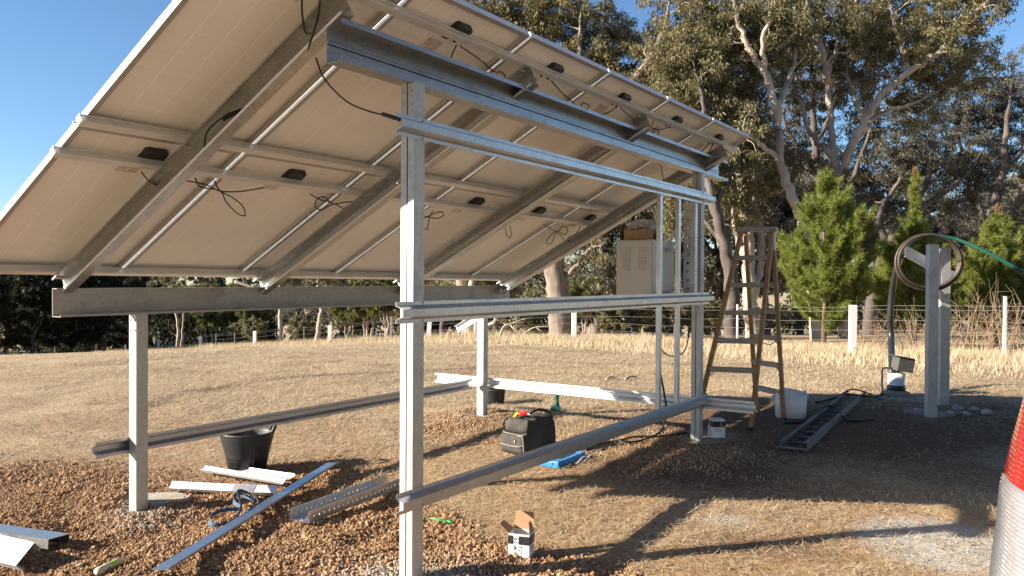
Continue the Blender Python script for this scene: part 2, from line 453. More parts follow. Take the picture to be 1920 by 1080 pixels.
worn_ = np.maximum.reduce([1.15 * blob(GX, GY, 1.8, 1.2, 4.6, 3.4), .9 * blob(GX, GY, 4.0, 3.0, 3.2, 2.8), .75 * blob(GX, GY, -2.6, 1.8, 2.4, 2.4), .5 * blob(GX, GY, -1.5, 9.2, 3.5, .9, .2), .4 * blob(GX, GY, -6, 5, 2.5, 1.2)]) + (fbm(GX, GY, 1.6, 131) - .5) * .7
add_attr(ground, 'worn', np.clip((worn_ - .18) / .6, 0, 1) * .9)
add_attr(ground, 'bare', np.clip((shade_soil_ - .25) / .5, 0, 1))  # bare soil with painted shade
add_attr(ground, 'pale', np.clip((pale - .3) / .4, 0, 1))
# a wheel rut curving over the paddock, seen as a dark line
rl = np.array([at(*q)[:2] for q in ((255, 768), (330, 742), (400, 729), (500, 712), (620, 703), (760, 697), (900, 690), (1090, 683), (1300, 682), (1500, 690))])
rl = spline(np.column_stack([rl, np.zeros(len(rl))]), 8)[:, :2]
m_ = (GY > -1) & (GY < 22) & (GX < 6) & (GX > -14)
dmin = np.full(GX.shape, 9.0)
P2 = np.stack([GX[m_], GY[m_]], -1)
dd = np.full(len(P2), 9.0)
for i in range(len(rl) - 1):
    a_, b_ = rl[i], rl[i + 1]; ab = b_ - a_; L2 = ab @ ab + 1e-9
    tt = np.clip(((P2 - a_) @ ab) / L2, 0, 1); dd = np.minimum(dd, np.hypot(*((P2 - a_ - tt[:, None] * ab).T)))
dmin[m_] = dd
add_attr(ground, 'rut', 1.2 * np.exp(-(dmin / .17) ** 2) * np.clip(fbm(GX, GY, 1.3, 71) * 2.2 - .35, 0, 1))

# ------------------------------------------------------------------ clods, straw and grass (uncountable)
def inst(base_V, base_F, pos, R, scale):
    """numpy instancing: base verts (nv,3) onto N positions with rotation matrices R (N,3,3), scales (N,3)"""
    N = len(pos); nv = len(base_V)
    V = (base_V[None] * scale[:, None, :]) @ np.transpose(R, (0, 2, 1)) + pos[:, None, :]
    F = base_F[None] + (np.arange(N) * nv)[:, None, None]
    return V.reshape(-1, 3), F.reshape(-1, base_F.shape[1])
def rand_rot(n, r):
    q = r.normal(size=(n, 4)); q /= np.linalg.norm(q, axis=1)[:, None]
    a, b, c, d = q.T
    return np.stack([np.stack([1 - 2 * (c * c + d * d), 2 * (b * c - a * d), 2 * (b * d + a * c)], -1),
                     np.stack([2 * (b * c + a * d), 1 - 2 * (b * b + d * d), 2 * (c * d - a * b)], -1),
                     np.stack([2 * (b * d - a * c), 2 * (c * d + a * b), 1 - 2 * (b * b + c * c)], -1)], 1)
phi = (1 + 5 ** .5) / 2
ICO_V = np.array([(-1, phi, 0), (1, phi, 0), (-1, -phi, 0), (1, -phi, 0), (0, -1, phi), (0, 1, phi), (0, -1, -phi), (0, 1, -phi), (phi, 0, -1), (phi, 0, 1), (-phi, 0, -1), (-phi, 0, 1)], float)
ICO_V /= np.linalg.norm(ICO_V[0])
ICO_F = np.array([(0, 11, 5), (0, 5, 1), (0, 1, 7), (0, 7, 10), (0, 10, 11), (1, 5, 9), (5, 11, 4), (11, 10, 2), (10, 7, 6), (7, 1, 8), (3, 9, 4), (3, 4, 2), (3, 2, 6), (3, 6, 8), (3, 8, 9), (4, 9, 5), (2, 4, 11), (6, 2, 10), (8, 6, 7), (9, 8, 1)])
def subdiv(V, F):
    V = [tuple(v) for v in V]; cache = {}; out = []
    def mid(a, b):
        k = (min(a, b), max(a, b))
        if k not in cache:
            m = (np.array(V[a]) + np.array(V[b])) / 2; m /= np.linalg.norm(m); V.append(tuple(m)); cache[k] = len(V) - 1
        return cache[k]
    for a, b, c in F:
        ab, bc, ca = mid(a, b), mid(b, c), mid(c, a); out += [(a, ab, ca), (b, bc, ab), (c, ca, bc), (ab, bc, ca)]
    return np.array(V), np.array(out)
ICO2_V, ICO2_F = subdiv(ICO_V, ICO_F)

def island_mat(name, stops, rough=.9, bump=0, transl=None):
    q = NT(name)
    g = q.n('NewGeometry'); rpi = g.outputs['Random Per Island']
    n = q.noise(q.coord('Object'), 1.7, 3)
    col = q.ramp(q.math('MULTIPLY_ADD', n, .5, q.math('MULTIPLY_ADD', rpi, .7, -.1)), stops)
    q.set(Base_Color=col, Roughness=rough); q.b.inputs['Specular IOR Level'].default_value = .2
    if bump: q.bump(q.noise(q.coord('Object'), 160, 3), bump, .004)
    if transl:
        tr = q.n('BsdfTranslucent'); q.l(col, tr.inputs[0])
        ms = q.n('MixShader'); ms.inputs[0].default_value = transl
        q.l(q.b.outputs[0], ms.inputs[1]); q.l(tr.outputs[0], ms.inputs[2]); q.l(ms.outputs[0], q.out.inputs[0])
    return q.m
M['clod'] = island_mat('brown_soil_clods', [(.0, (.19, .104, .054)), (.45, (.30, .180, .098)), (.75, (.41, .268, .158)), (1, (.54, .40, .27))], bump=.5)
M['straw'] = island_mat('dry_straw', [(0, (.32, .24, .145)), (.5, (.52, .42, .28)), (1, (.70, .60, .44))], transl=.15)
M['tallgrass'] = island_mat('tall_dry_grass', [(0, (.40, .315, .19)), (.5, (.55, .45, .30)), (1, (.68, .58, .42))], transl=.25)

def clods():
    Vs = []; Fs = []; nv = 0
    def scatter(n, box, rlo, rhi, base_V, base_F, thr, seed, variants=8):
        nonlocal nv
        r = np.random.default_rng(seed)
        x = r.uniform(box[0], box[1], n); y = r.uniform(box[2], box[3], n)
        k = soil(x, y) > thr + r.random(n) * .75
        x, y = x[k], y[k]; m = len(x)
        size = rlo + (rhi - rlo) * r.random(m) ** 2.6
        pos = np.stack([x, y, ground_h(x, y) + size * .35], -1)
        R = rand_rot(m, r); S = size[:, None] * r.uniform(.7, 1.25, (m, 3))
        for v in range(variants):
            sel = np.arange(v, m, variants)
            bv = base_V * (1 + r.normal(0, .17, (len(base_V), 1)))
            V, F = inst(bv, base_F, pos[sel], R[sel], S[sel])
            Vs.append(V); Fs.append(F + nv); nv += len(V)
    scatter(250000, (-3.0, 4.6, -2.0, 3.2), .003, .0115, ICO_V, ICO_F, .02, 1)
    scatter(9000, (-3.0, 4.6, -2.0, 3.2), .008, .020, ICO2_V, ICO2_F, .10, 2)
    scatter(60000, (-2.2, 3.6, 2.6, 5.6), .004, .014, ICO_V, ICO_F, .05, 3)
    scatter(9000, (-5, 6, -1.5, 7.5), .003, .010, ICO_V, ICO_F, -.76, 4)
    scatter(3500, (2.0, 6, 2.4, 8.5), .003, .010, ICO_V, ICO_F, -.76, 5)
    M['gravel'] = island_mat('pale_lime_gravel', [(0, (.24, .20, .16)), (.5, (.38, .34, .29)), (1, (.58, .54, .48))], bump=.4)
    r = np.random.default_rng(17); GV = []; GF_ = []; ng = 0
    for cx_, cy_, rx, ry, n in ((2.82, -.02, .22, .17, 1700), (2.45, -.12, .16, .14, 700), (.12, -.04, .20, .13, 350), (-.15, 3.95, .28, .22, 500)):
        x = r.normal(cx_, rx, n); y = r.normal(cy_, ry, n); sz = r.uniform(.003, .010, n) * (1.0 if cy_ < 1 else .7)
        V, F = inst(ICO_V * (1 + r.normal(0, .15, (12, 1))), ICO_F, np.stack([x, y, ground_h(x, y) + sz * .5 + .006], -1), rand_rot(n, r), sz[:, None] * r.uniform(.7, 1.2, (n, 3)))
        GV.append(V); GF_.append(F + ng); ng += len(V)
    tag(mesh_np('pale_gravel', np.concatenate(GV), np.concatenate(GF_), M['gravel']), 'pale crushed gravel and cement crumbs round the post feet', 'gravel', kind='stuff')
    o = mesh_np('soil_clods', np.concatenate(Vs), np.concatenate(Fs), M['clod'])
    tag(o, 'crumbly brown clods of dug soil strewn round the steel posts', 'soil', kind='stuff')
clods()

def straws():
    Vs = []; Fs = []; nv = 0
    r = np.random.default_rng(5)
    def lying(n, box, L, wd, cond):
        nonlocal nv
        x = r.uniform(box[0], box[1], n); y = r.uniform(box[2], box[3], n)
        k = cond(x, y, r.random(n)); x, y = x[k], y[k]; m = len(x)
        z = ground_h(x, y) + .004 + r.random(m) * .012
        a = r.uniform(0, 2 * np.pi, m); l = L * r.uniform(.4, 1.3, m); el = np.abs(r.normal(0, .16, m))
        d = np.stack([np.cos(a) * np.cos(el), np.sin(a) * np.cos(el), np.sin(el)], -1)
        dist = np.hypot(x - CAM[0], y - CAM[1]); s = np.stack([-np.sin(a), np.cos(a), np.zeros(m)], -1) * ((.0005 + .00018 * dist) * wd * r.uniform(.6, 1.4, m))[:, None]
        p = np.stack([x, y, z], -1); bend = np.stack([r.normal(0, .12, m), r.normal(0, .12, m), np.zeros(m)], -1) * l[:, None]
        q0, q1, q2 = p, p + d * (l / 2)[:, None] + bend, p + d * l[:, None]
        up = np.array([0, 0, 1.0]) * .001
        V = np.stack([q0 - s, q0 + s, q1 - s + up, q1 + s + up, q2 - s * .4, q2 + s * .4], 1).reshape(-1, 3)
        b = np.arange(m)[:, None] * 6 + nv
        Fs.append(np.concatenate([b + np.array([[0, 1, 3, 2]]), b + np.array([[2, 3, 5, 4]])])); Vs.append(V); nv += len(V)
    zone = lambda x, y: np.clip(np.maximum.reduce([1.2 * blob(x, y, 3.6, 5.6, 2.4, 2.6), 1.0 * blob(x, y, 3.0, 3.0, 1.4, .9), .8 * blob(x, y, 5.4, 6.5, 2.2, 2.6)]), 0, 1)
    g = lambda x, y, u: (zone(x, y) < .25 + .75 * u * u) & (soil(x, y) < .75 * u + .12) & (fbm(x, y, .7, 81) + (u - .5) * .6 > .40)
    lying(45000, (-3.2, 6.0, -2.0, 3.0), .075, 1.0, g)
    lying(90000, (-5.0, 6.0, 1.0, 7.5), .085, 1.0, g)
    lying(130000, (-12, 6.5, 2.5, 15), .12, 1.15, g)
    # pale clippings heaped by the array's shadow edge
    lying(2500, (3.3, 5.0, 1.5, 3.2), .11, 1.0, lambda x, y, u: blob(x, y, 3.8, 2.0, .5, .4) > u * .9)
    o = mesh_np('straw', np.concatenate(Vs), np.concatenate(Fs), M['straw'])
    tag(o, 'loose dry straw lying over the mown paddock', 'straw', kind='stuff')
straws()

def grass_tri(n, sampler, h, wd, seed, dens=None):
    r = np.random.default_rng(seed)
    x, y = sampler(r, n)
    if dens is not None:
        k = dens(x, y) > r.random(len(x)); x, y = x[k], y[k]
    m = len(x); z = ground_h(x, y) - .01
    a = r.uniform(0, 2 * np.pi, m); hh = h * r.uniform(.35, 1.25, m); s = np.stack([np.cos(a), np.sin(a), np.zeros(m)], -1) * (wd * r.uniform(.6, 1.4, m))[:, None]
    lean = np.stack([r.normal(.1, .28, m), r.normal(.1, .28, m), np.ones(m)], -1) * hh[:, None]
    p = np.stack([x, y, z], -1)
    V = np.stack([p - s, p + s, p + lean], 1).reshape(-1, 3)
    return V, (np.arange(m)[:, None] * 3 + np.arange(3)[None])
def tall_grass():
    Vs = []; Fs = []; nv = 0
    def put(V, F):
        nonlocal nv
        Vs.append(V); Fs.append(F + nv); nv += len(V)
    D = np.array([-.957, .288]); N_ = np.array([.288, .957]); P1 = np.array([1.41, 17.7])
    def band(lo, hi, t0, t1):
        def f(r, n):
            t = r.uniform(t0, t1, n); o = r.uniform(lo, hi, n); P = P1 + t[:, None] * D + o[:, None] * N_
            return P[:, 0], P[:, 1]
        return f
    tuft = lambda x, y: np.clip(fbm(x, y, .8, 91) * 2.4 - .6, .04, 1)
    put(*grass_tri(60000, band(-2.0, 1.6, -9, 14), .25, .007, 1, tuft))
    put(*grass_tri(40000, band(-1.6, 2.0, 14, 45), .45, .013, 2, tuft))
    put(*grass_tri(30000, band(-4.5, -1.2, -9, 30), .20, .008, 3, tuft))
    put(*grass_tri(16000, band(-2, 4, 40, 75), .5, .03, 4, tuft))
    # sparse short stubble over the middle distance
    put(*grass_tri(130000, lambda r, n: (r.uniform(-18, 7, n), r.uniform(3.0, 17, n)), .055, .0045, 5, lambda x, y: np.clip(fbm(x, y, 1.2, 95) * 2.6 - .9, .02, 1) * (soil(x, y) < .3) * (blob(x, y, 3.8, 5.6, 2.4, 2.6) < .4)))
    put(*grass_tri(9000, lambda r, n: (r.uniform(-3, 6, n), r.uniform(-1, 5, n)), .06, .0018, 6, lambda x, y: np.clip(fbm(x, y, .5, 96) * 3 - 1.4, 0, 1) * (soil(x, y) < .4)))
    o = mesh_np('dry_grass', np.concatenate(Vs), np.concatenate(Fs), M['tallgrass'])
    tag(o, 'pale dry grass growing long under the paddock fence', 'grass', kind='stuff')
tall_grass()

# ------------------------------------------------------------------ the steel frame
LV, LU, H = 2.612, 4.237, .045
EU = np.array([.02217, 1.0, -.00688]); EU /= np.linalg.norm(EU)
ES = np.array([.89112, -.01976, .45378]); ES = ES - EU * (ES @ EU); ES /= np.linalg.norm(ES)
EN = np.cross(ES, EU)
PO = np.array([-.1774, -1.07377, 1.69566])
def AP(u, s, n=0.0): return PO + EU * u + ES * s + EN * n     # point of the array: along, up the slope, off the underside
Xv, Yv, Zv = np.eye(3)

frame = empty('solar_rack', (0, 0, 0), 0, 'galvanised steel frame of four posts, beams, rafters and hat rails under the tilted panels', 'steel frame')
def post(x, y, z0, z1, slot):
    b = MB(); t = .0035
    pts = [(-.004, -H), (-H, -H), (-H, H), (H, H), (H, -H), (.004, -H)] if slot else [(-.004, H), (H, H), (H, -H), (-H, -H), (-H, H), (.004, H)]
    pts = [(a * 1.0, c) for a, c in pts]
    # wall thickness goes inwards whichever way the ring runs
    b.profile(pts, -t if slot else -t, (x, y, z0), (x, y, z1), Xv, Yv)
    b.box((x, y, z1 - .06), (2 * H - .02, 2 * H - .02, .004))
    for zz in (z1 - .05, z1 - .12):
        for sx in (-.028, .028): b.box((x + sx, y - H - .003, zz), (.014, .006, .014))
    return b.build('post', M['post_steel'], frame)
zA, zB, zC, zD = (float(terr(a, c)) for a, c in ((0, 0), (LV, 0), (LV, LU), (0, LU)))
post(0, 0, zA - .1, 1.375, False); post(LV, 0, zB - .1, 2.69, True); post(LV, LU, zC - .1, 2.69, True); post(0, LU, zD - .1, 1.375, False)
def beam(xw, y0, y1, z0, z1, d=.10, plainweb=False):
    b = MB()
    if plainweb: b.profile([(d, z0 + .012), (d, z0), (0, z0), (0, z1), (d * .55, z1)], .0035, (xw, y0, 0), (xw, y1, 0), Xv, Zv)
    else: b.profile([(d, z0 + .022), (d, z0), (0, z0), (0, z0 + (z1 - z0) * .44), (.008, z0 + (z1 - z0) * .47), (.008, z0 + (z1 - z0) * .53), (0, z0 + (z1 - z0) * .56), (0, z1), (d, z1), (d, z1 - .022)], .0035, (xw, y0, 0), (xw, y1, 0), Xv, Zv)
    return b.build('beam', M['old_beam_steel' if plainweb else 'beam_steel'], frame)
beam(-.045, -.58, 4.86, 1.372, 1.555, plainweb=True); beam(LV - .065, -.56, 4.98, 2.686, 2.885)
for u in (.63, 2.26, 3.97, 5.76):
    b = MB(); w_ = .072
    b.profile([(-w_, -.066), (-w_, -.052), (0, -.052), (0, -.105), (-.006, -.110), (-.006, -.142), (0, -.147), (0, -.202), (-w_, -.202), (-w_, -.184)][::-1], .0032, AP(u, -.05), AP(u, 3.075), EU, EN)
    r_ = b.build('rafter', M['rafter_steel'], frame)
    b = MB(); b.box(AP(u - w_ - .0012, 1.51, -.194), (3.11, .0022, .013), ES, EU, EN); b.build('lip_highlight', M['frame_lit'], r_)  # pale bar added along the lip, standing for its bright reflection
RAIL_S = (.022, 1.392, 1.70, 3.066)
for s_ in RAIL_S:
    b = MB(); A, B = -.03, 6.20
    for n0, n1, hw in ((-.012, -.0015, .022), (-.030, -.012, .017), (-.050, -.030, .022)):
        b.box(AP((A + B) / 2, s_, (n0 + n1) / 2), (B - A, hw * 2, n1 - n0), EU, ES, EN)
    if s_ == 1.70:
        b.box(AP((A + B) / 2, s_ - .055, -.006), (B - A, .012, .009), EU, ES, EN)
    b.build('panel_rail', M['alu'], frame, .0015, 1)
    for u in (.63, 2.26, 3.97, 5.76):
        c = MB()
        c.box(AP(u - .035, s_ - .034, -.030), (.045, .005, .07), EU, ES, EN); c.box(AP(u - .035, s_ - .050, -.0505), (.045, .045, .005), EU, ES, EN)
        c.box(AP(u - .035, s_ - .040, -.020), (.014, .014, .014), EU, ES, EN)
        c.build('bracket', M['alu'], frame, .001, 1)
HAT = [(0, .058), (0, .037), (.05, .018), (.05, -.018), (0, -.037), (0, -.058)]
def hat(A, B, out, name='wall_rail', mat='steel', flip=1):
    b = MB(); b.profile(HAT if flip > 0 else HAT[::-1], .0022, A, B, out, Zv)
    A, B = np.array(A, float), np.array(B, float); D = (B - A) / np.linalg.norm(B - A)
    for k in (.22, np.linalg.norm(B - A) - .22):
        for dz in (.048, -.048): b.box(A + D * k + np.array(out) * .004 + Zv * dz, (.013, .008, .013), D, out, Zv)
    return b.build(name, M[mat], frame)
xo = LV + H + .002
hat((xo, -.175, .453), (xo, 4.40, .453), Xv); hat((xo, -.185, 1.458), (xo, 4.43, 1.458), Xv); hat((xo, -.19, 2.442), (xo, 4.45, 2.442), Xv)
hat((-H - .002, -.29, .42), (-H - .002, 4.10, .42), -Xv, flip=-1)
hat((-.75, LU + H + .002, .425), (3.16, LU + H + .002, .425), Yv, mat='bright_steel', flip=-1)
for y in (3.245, 3.665):
    b = MB(); b.profile([(-.018, -.008), (-.018, -.024), (.018, -.024), (.018, .024), (-.018, .024), (-.018, .008)][::-1], -.0018, (xo - .024, y, .41), (xo - .024, y, 2.47), Xv, Yv)
    b.build('stud', M['steel'], frame)
def perf(b, A, L, W, rows, D, S, N, pitch, hw, hh, t=.002):
    """a slotted sheet: D along, S across, holes hw long x hh wide in the given rows (offsets across)"""
    A = np.asarray(A, float); edges = [0]
    for r in rows: edges += [r - hh / 2, r + hh / 2]
    edges.append(W)
    for i in range(0, len(edges), 2):
        a, c = edges[i], edges[i + 1]
        if c - a > 1e-4: b.box(A + D * L / 2 + S * (a + c) / 2, (L, c - a, t), D, S, N)
    for r in rows:
        x = 0
        while x < L:
            x1 = min(L, x + pitch - hw); b.box(A + D * (x + x1) / 2 + S * r, (x1 - x, hh, t), D, S, N); x += pitch
b = MB()
perf(b, (xo - .125, 4.06, 1.48), .95, .115, (.045,), Zv, Xv, -Yv, .083, .022, .03)
perf(b, (xo - .125, 4.06, 1.48), .95, .06, (.018, .042), Zv, Yv, Xv, .03, .012, .010)
perf(b, (xo - .010, 4.06, 1.48), .95, .06, (.018, .042), Zv, Yv, Xv, .03, .012, .010)
b.build('slotted_tray', M['steel'], frame)
b = MB(); b.profile([(.035, .045), (-.0, .045), (-.0, -.045), (.035, -.045)], .0025, (-.36, LU - .02, 1.03), (-.05, LU - .02, 1.19), -Yv, np.array([-.46, 0, .89]))
b.build('brace', M['bright_steel'], frame)

# ------------------------------------------------------------------ twelve solar panels
PW, PL, PITCH = 1.008, 1.614, 1.0317
def jb_mesh():
    b = MB()
    o = [(-.055, -.075), (.045, -.08), (.058, -.06), (.058, .055), (.048, .075), (-.04, .08), (-.058, .062), (-.058, -.05)]
    V = [(x, y, z) for z, k in ((0, 1), (-.024, 1), (-.030, .9)) for x, y in [(a * k, c * k) for a, c in o]]
    V = [(x * .98, y * .92, z * 1.2) for x, y, z in V]
    n = 8; F = [(i * n + j, i * n + (j + 1) % n, (i + 1) * n + (j + 1) % n, (i + 1) * n + j) for i in range(2) for j in range(n)] + [tuple(2 * n + j for j in range(n))]
    b.add(V, [f[::-1] for f in F])
    for y in (-.05, -.02, .02, .05): b.box((.0, y, -.031), (.07, .008, .004))
    for y in (-.045, .04): b.tube([(-.055, y, -.014), (-.085, y, -.016)], .0085, 8)
    return b
def lead(kind, r):
    """the panel's two leads in the panel's own axes: x up the slope, y along the row, z off the underside"""
    j = lambda a: r.normal(0, a)
    jx, jy = PL - .185, .52
    a = [(jx - .085, jy - .045, .014), (jx - .16, jy - .10, -.02 + j(.01)), (jx - .25 + j(.03), jy - .28, -.10 + j(.02)), (jx - .30 + j(.03), jy - .46, -.12), (jx - .26, jy - .52, -.13)]
    c = [(jx - .085, jy + .04, .014), (jx - .17, jy + .12, -.03), (jx - .25 + j(.03), jy + .22, -.09), (jx - .27, jy + .36 + j(.03), -.10)]
    L = [spline(a, 8), spline(c, 8)]
    if kind:
        ctr = np.array([jx - .28 + j(.03), jy + .40 + j(.03), -.11])
        loops = []
        for (dx, dy, s_) in ((-.30, .10, 1), (-.05, -.20, .7), (.06, .20, .6)):
            d = np.array([dx, dy, -.04 + j(.02)]) * s_; n_ = np.array([-dy, dx, 0]) * .35 * s_
            loops.append(spline([ctr, ctr + d * .5 + n_, ctr + d, ctr + d * .55 - n_, ctr], 8))
        L += loops[:2 + (kind > 1)]
    return L
def make_panel():
    p = empty('photovoltaic_module', (0, 0, 0))
    f = MB(); t = .0022
    g = MB()
    for i_, (c, d) in enumerate((((PL / 2, t / 2, .02), (PL, t, .04)), ((PL / 2, PW - t / 2, .02), (PL, t, .04)), ((t / 2, PW / 2, .02), (t, PW - 2 * t, .04)), ((PL - t / 2, PW / 2, .02), (t, PW - 2 * t, .04)),
                   ((PL / 2, t + .014, .001), (PL - 2 * t, .028, .002)), ((PL / 2, PW - t - .014, .001), (PL - 2 * t, .028, .002)),
                   ((t + .014, PW / 2, .001), (.028, PW - 2 * t - .056, .002)), ((PL - t - .014, PW / 2, .001), (.028, PW - 2 * t - .056, .002)))):
        (f if i_ < 4 else g).box(c, d)
    f.build('module_frame', M['frame_lit'], p)  # side walls coloured brighter than the lips, as if sunlit
    g.build('frame_lip', M['frame_alu'], p)
    MB().box((PL / 2, PW / 2, .0315), (PL - 2 * t - .001, PW - 2 * t - .001, .003)).build('back_sheet', M['backsheet'], p)
    MB().box((PL / 2, PW / 2, .0360), (PL - 2 * t - .001, PW - 2 * t - .001, .0036)).build('glass', M['cell_glass'], p)
    jb_mesh().build('junction_box', M['black_plastic'], p, M=Matrix.Translation((PL - .185, .52, .0298)))
    MB().box((PL - .36, .46, .0295), (.095, .13, .0008)).build('rating_plate', M['tan_label'], p)
    return p
def copy_thing(src):
    r = src.copy(); COL.objects.link(r)
    for ch in src.children:
        c = ch.copy(); COL.objects.link(c); c.parent = r
        for g in ch.children:
            d = g.copy(); COL.objects.link(d); d.parent = c
    return r
ORD = ['leftmost', 'second from the left', 'third from the left', 'third from the right', 'second from the right', 'rightmost']
p0 = make_panel()
k = 0
rr = np.random.default_rng(12)
panels = []
for row, s0 in ((0, .0), (1, PL + .027)):
    for i in range(6):
        p = p0 if k == 0 else copy_thing(p0)
        k += 1
        o = AP(i * PITCH + .012, s0)
        p.matrix_world = Matrix(((ES[0], EU[0], EN[0], o[0]), (ES[1], EU[1], EN[1], o[1]), (ES[2], EU[2], EN[2], o[2]), (0, 0, 0, 1)))
        extra = {(0, 0): ', cropped by the picture edge', (1, 0): ', against the blue sky', (1, 5): ', nearest the gum trees', (0, 5): ', above the steel cabinet'}.get((row, i), '')
        tag(p, f"{ORD[i]} solar panel of the {'upper' if row else 'lower'} row, seen from its pale underside", 'solar panel', 'solar panels in two rows on the steel frame')
        panels.append(p)
def ap_at(px, py, off):
    O = AP(0, 0, -off); d = ray(px, py); k_ = ((O - CAM) @ EN) / (d @ EN); return CAM + d * k_
def panel_lead(i, pts, off=.075, r=.0045):
    """a lead of one module, hanging a little under it"""
    Mi = np.array(panels[i].matrix_world.inverted())
    n = len(pts); P = np.array([ap_at(x, y, off * (.35 + .65 * math.sin(math.pi * min(1, (j + .3) / max(1, n - 1))))) for j, (x, y) in enumerate(pts)])
    P = P @ Mi[:3, :3].T + Mi[:3, 3]
    MB().tube(spline(P, 6), r, 6).build('cable', M['cable'], panels[i])
bpy.context.view_layer.update()
panel_lead(0, [(265, 322), (278, 338), (295, 347), (322, 345)])
panel_lead(1, [(345, 338), (385, 346), (412, 358), (450, 359), (494, 352)])
panel_lead(1, [(366, 334), (376, 350), (412, 358), (425, 380), (445, 400), (459, 404), (456, 388), (438, 372), (412, 357), (402, 339)])
panel_lead(2, [(582, 364), (600, 374), (622, 380), (642, 390), (662, 405)])
panel_lead(2, [(678, 376), (650, 379), (622, 384), (604, 393), (592, 389), (593, 375), (605, 369), (622, 380)])
panel_lead(3, [(786, 402), (803, 407), (822, 409), (832, 403), (826, 397), (806, 404), (788, 412)])
panel_lead(3, [(812, 396), (806, 405), (803, 420), (800, 431), (786, 418)])
panel_lead(4, [(948, 424), (949, 438), (955, 446), (959, 438), (956, 424)])
panel_lead(5, [(1018, 420), (1044, 434), (1054, 425), (1064, 428), (1060, 440), (1045, 434), (1030, 444), (1025, 456), (1034, 456), (1044, 436), (1058, 450)])
panel_lead(5, [(1089, 424), (1080, 438), (1065, 446), (1070, 452), (1098, 451)])
panel_lead(8, [(862, 86), (900, 112), (926, 134), (940, 135), (948, 146), (940, 152), (930, 142), (938, 158), (960, 160), (985, 158)])
panel_lead(7, [(856, 84), (846, 108), (842, 134)])
panel_lead(9, [(1034, 152), (1058, 178), (1085, 200), (1093, 193), (1104, 198), (1098, 206), (1086, 202), (1108, 213), (1135, 213), (1157, 200)])
panel_lead(10, [(1163, 202), (1180, 218), (1200, 232)])
panel_lead(10, [(1228, 220), (1222, 238), (1230, 242), (1236, 250), (1226, 254), (1226, 243), (1240, 243), (1254, 238)])
panel_lead(11, [(1330, 268), (1318, 282), (1310, 292)])
panel_lead(11, [(1338, 268), (1332, 280), (1320, 296)])
MB().box((PL - .27, .49, .0290), (.022, .07, .0008)).build('warning_sticker', M['red_label'], panels[7])

def pixcable(pts, r, name, label, n=8, parent=None, cat='cable', mat='cable', group=None):
    """a cable through photo points with depths"""
    P = spline([dp(x, y, z) for x, y, z in pts], n)
    o = MB().tube(P, r, 8).build(name, M[mat], parent)
    if parent is None: tag(o, label, cat, group)
    return o
def arraycable(pts, r, label, name='hanging_cable', mat='cable'):
    P = spline([ap_at(x, y, o) for x, y, o in pts], 8)
    return tag(MB().tube(P, r, 8).build(name, M[mat]), label, 'cable', 'black cables hanging under the panels')
arraycable([(572, -60, .03), (566, 10, .10), (570, 50, .12), (574, 64, .05)], .005, 'short black lead hanging beside the near rafter at the picture top')
arraycable([(604, -60, .03), (598, 20, .1), (588, 60, .2), (570, 110, .185), (552, 122, .14), (470, 195, .13), (425, 215, .13), (390, 245, .13), (383, 277, .15)], .005, 'long black cable running down inside the near rafter')
arraycable([(452, 207, .128), (418, 224, .128)], .011, 'black inline connector on the cable in the near rafter', 'cable_connector')
cb = [ap_at(592, 108, .06), ap_at(610, 150, .12), dp(650, 190, 4.85), dp(690, 208, 4.65), dp(722, 216, 4.45)]
tag(MB().tube(spline(cb, 10), .005, 8).build('loose_lead', M['cable']), 'loose black lead drooping from the panels to the top wall rail', 'cable')
tag(MB().tube([dp(718, 214, 4.46), dp(750, 224, 4.36)], .012, 8).build('lead_plug', M['black_plastic']), 'black plug at the end of the top wall rail', 'plug')
arraycable([(1240, 262, .06), (1238, 300, .15), (1246, 345, .2)], .0045, 'thin black cable hanging behind the wall rail near the cabinet')

# ------------------------------------------------------------------ cabinet, its box and bag
cab = empty('equipment_cabinet', (2.29, 3.72, 1.44), 0, 'beige grey steel cabinet with louvred door mounted behind the wall rails', 'cabinet')
cw, cdp, ch = .37, .50, .565
b = MB(); b.box((0, 0, ch / 2), (cw, cdp, ch)); b.build('body', M['cabinet'], cab, .006)
b = MB(); b.box((0, -cdp / 2 - .006, ch / 2), (cw - .016, .010, ch - .016)); dr = b.build('door', M['cabinet'], cab, .003)
b = MB()
for col in (-.075, .085):
    for i in range(12): b.box((col, -cdp / 2 - .0135, ch - .075 - i * .0185), (.085, .006, .0075), (1, 0, 0), (0, .9, -.43), (0, .43, .9))
b.build('louvre_panel', M['cabinet'], dr)
MB().box((.02, -cdp / 2 - .0117, .03), (.075, .001, .035)).build('label_plate', M['white_label'], dr)
b = MB()
for i in range(7): b.box((cw / 2 + .002, -.17 + i * .055, ch - .015), (.004, .03, .014))
for z in (.08, .48): b.box((cw / 2 + .06, .05, z), (.13, .05, .03))
b.build('mounting_bar', M['steel'], cab)
bx = empty('cardboard_box', (2.26, 3.62, 2.006), .05, 'small brown cardboard box on top of the louvred cabinet', 'box')
MB().box((0, 0, .05), (.225, .18, .10)).build('carton', M['cardboard'], bx, .003)
def crumple(n, rx, ry, rz, seed, amp=.35, s=ICO2_V, f=ICO2_F):
    r = np.random.default_rng(seed); V, F = subdiv(s, f)
    k = 1 + amp * (r.random(len(V)) - .5) + .25 * np.sin(V[:, 0] * 5 + V[:, 1] * 4) * np.sin(V[:, 2] * 6)
    return V * k[:, None] * np.array([rx, ry, rz]), F
V, F = crumple(0, .15, .10, .055, 4)
o = mesh_np('plastic_bag', V + np.array([2.28, 3.66, 2.155]), F, M['bag_plastic']); tag(o, 'crumpled grey plastic bag on the cardboard box', 'bag')

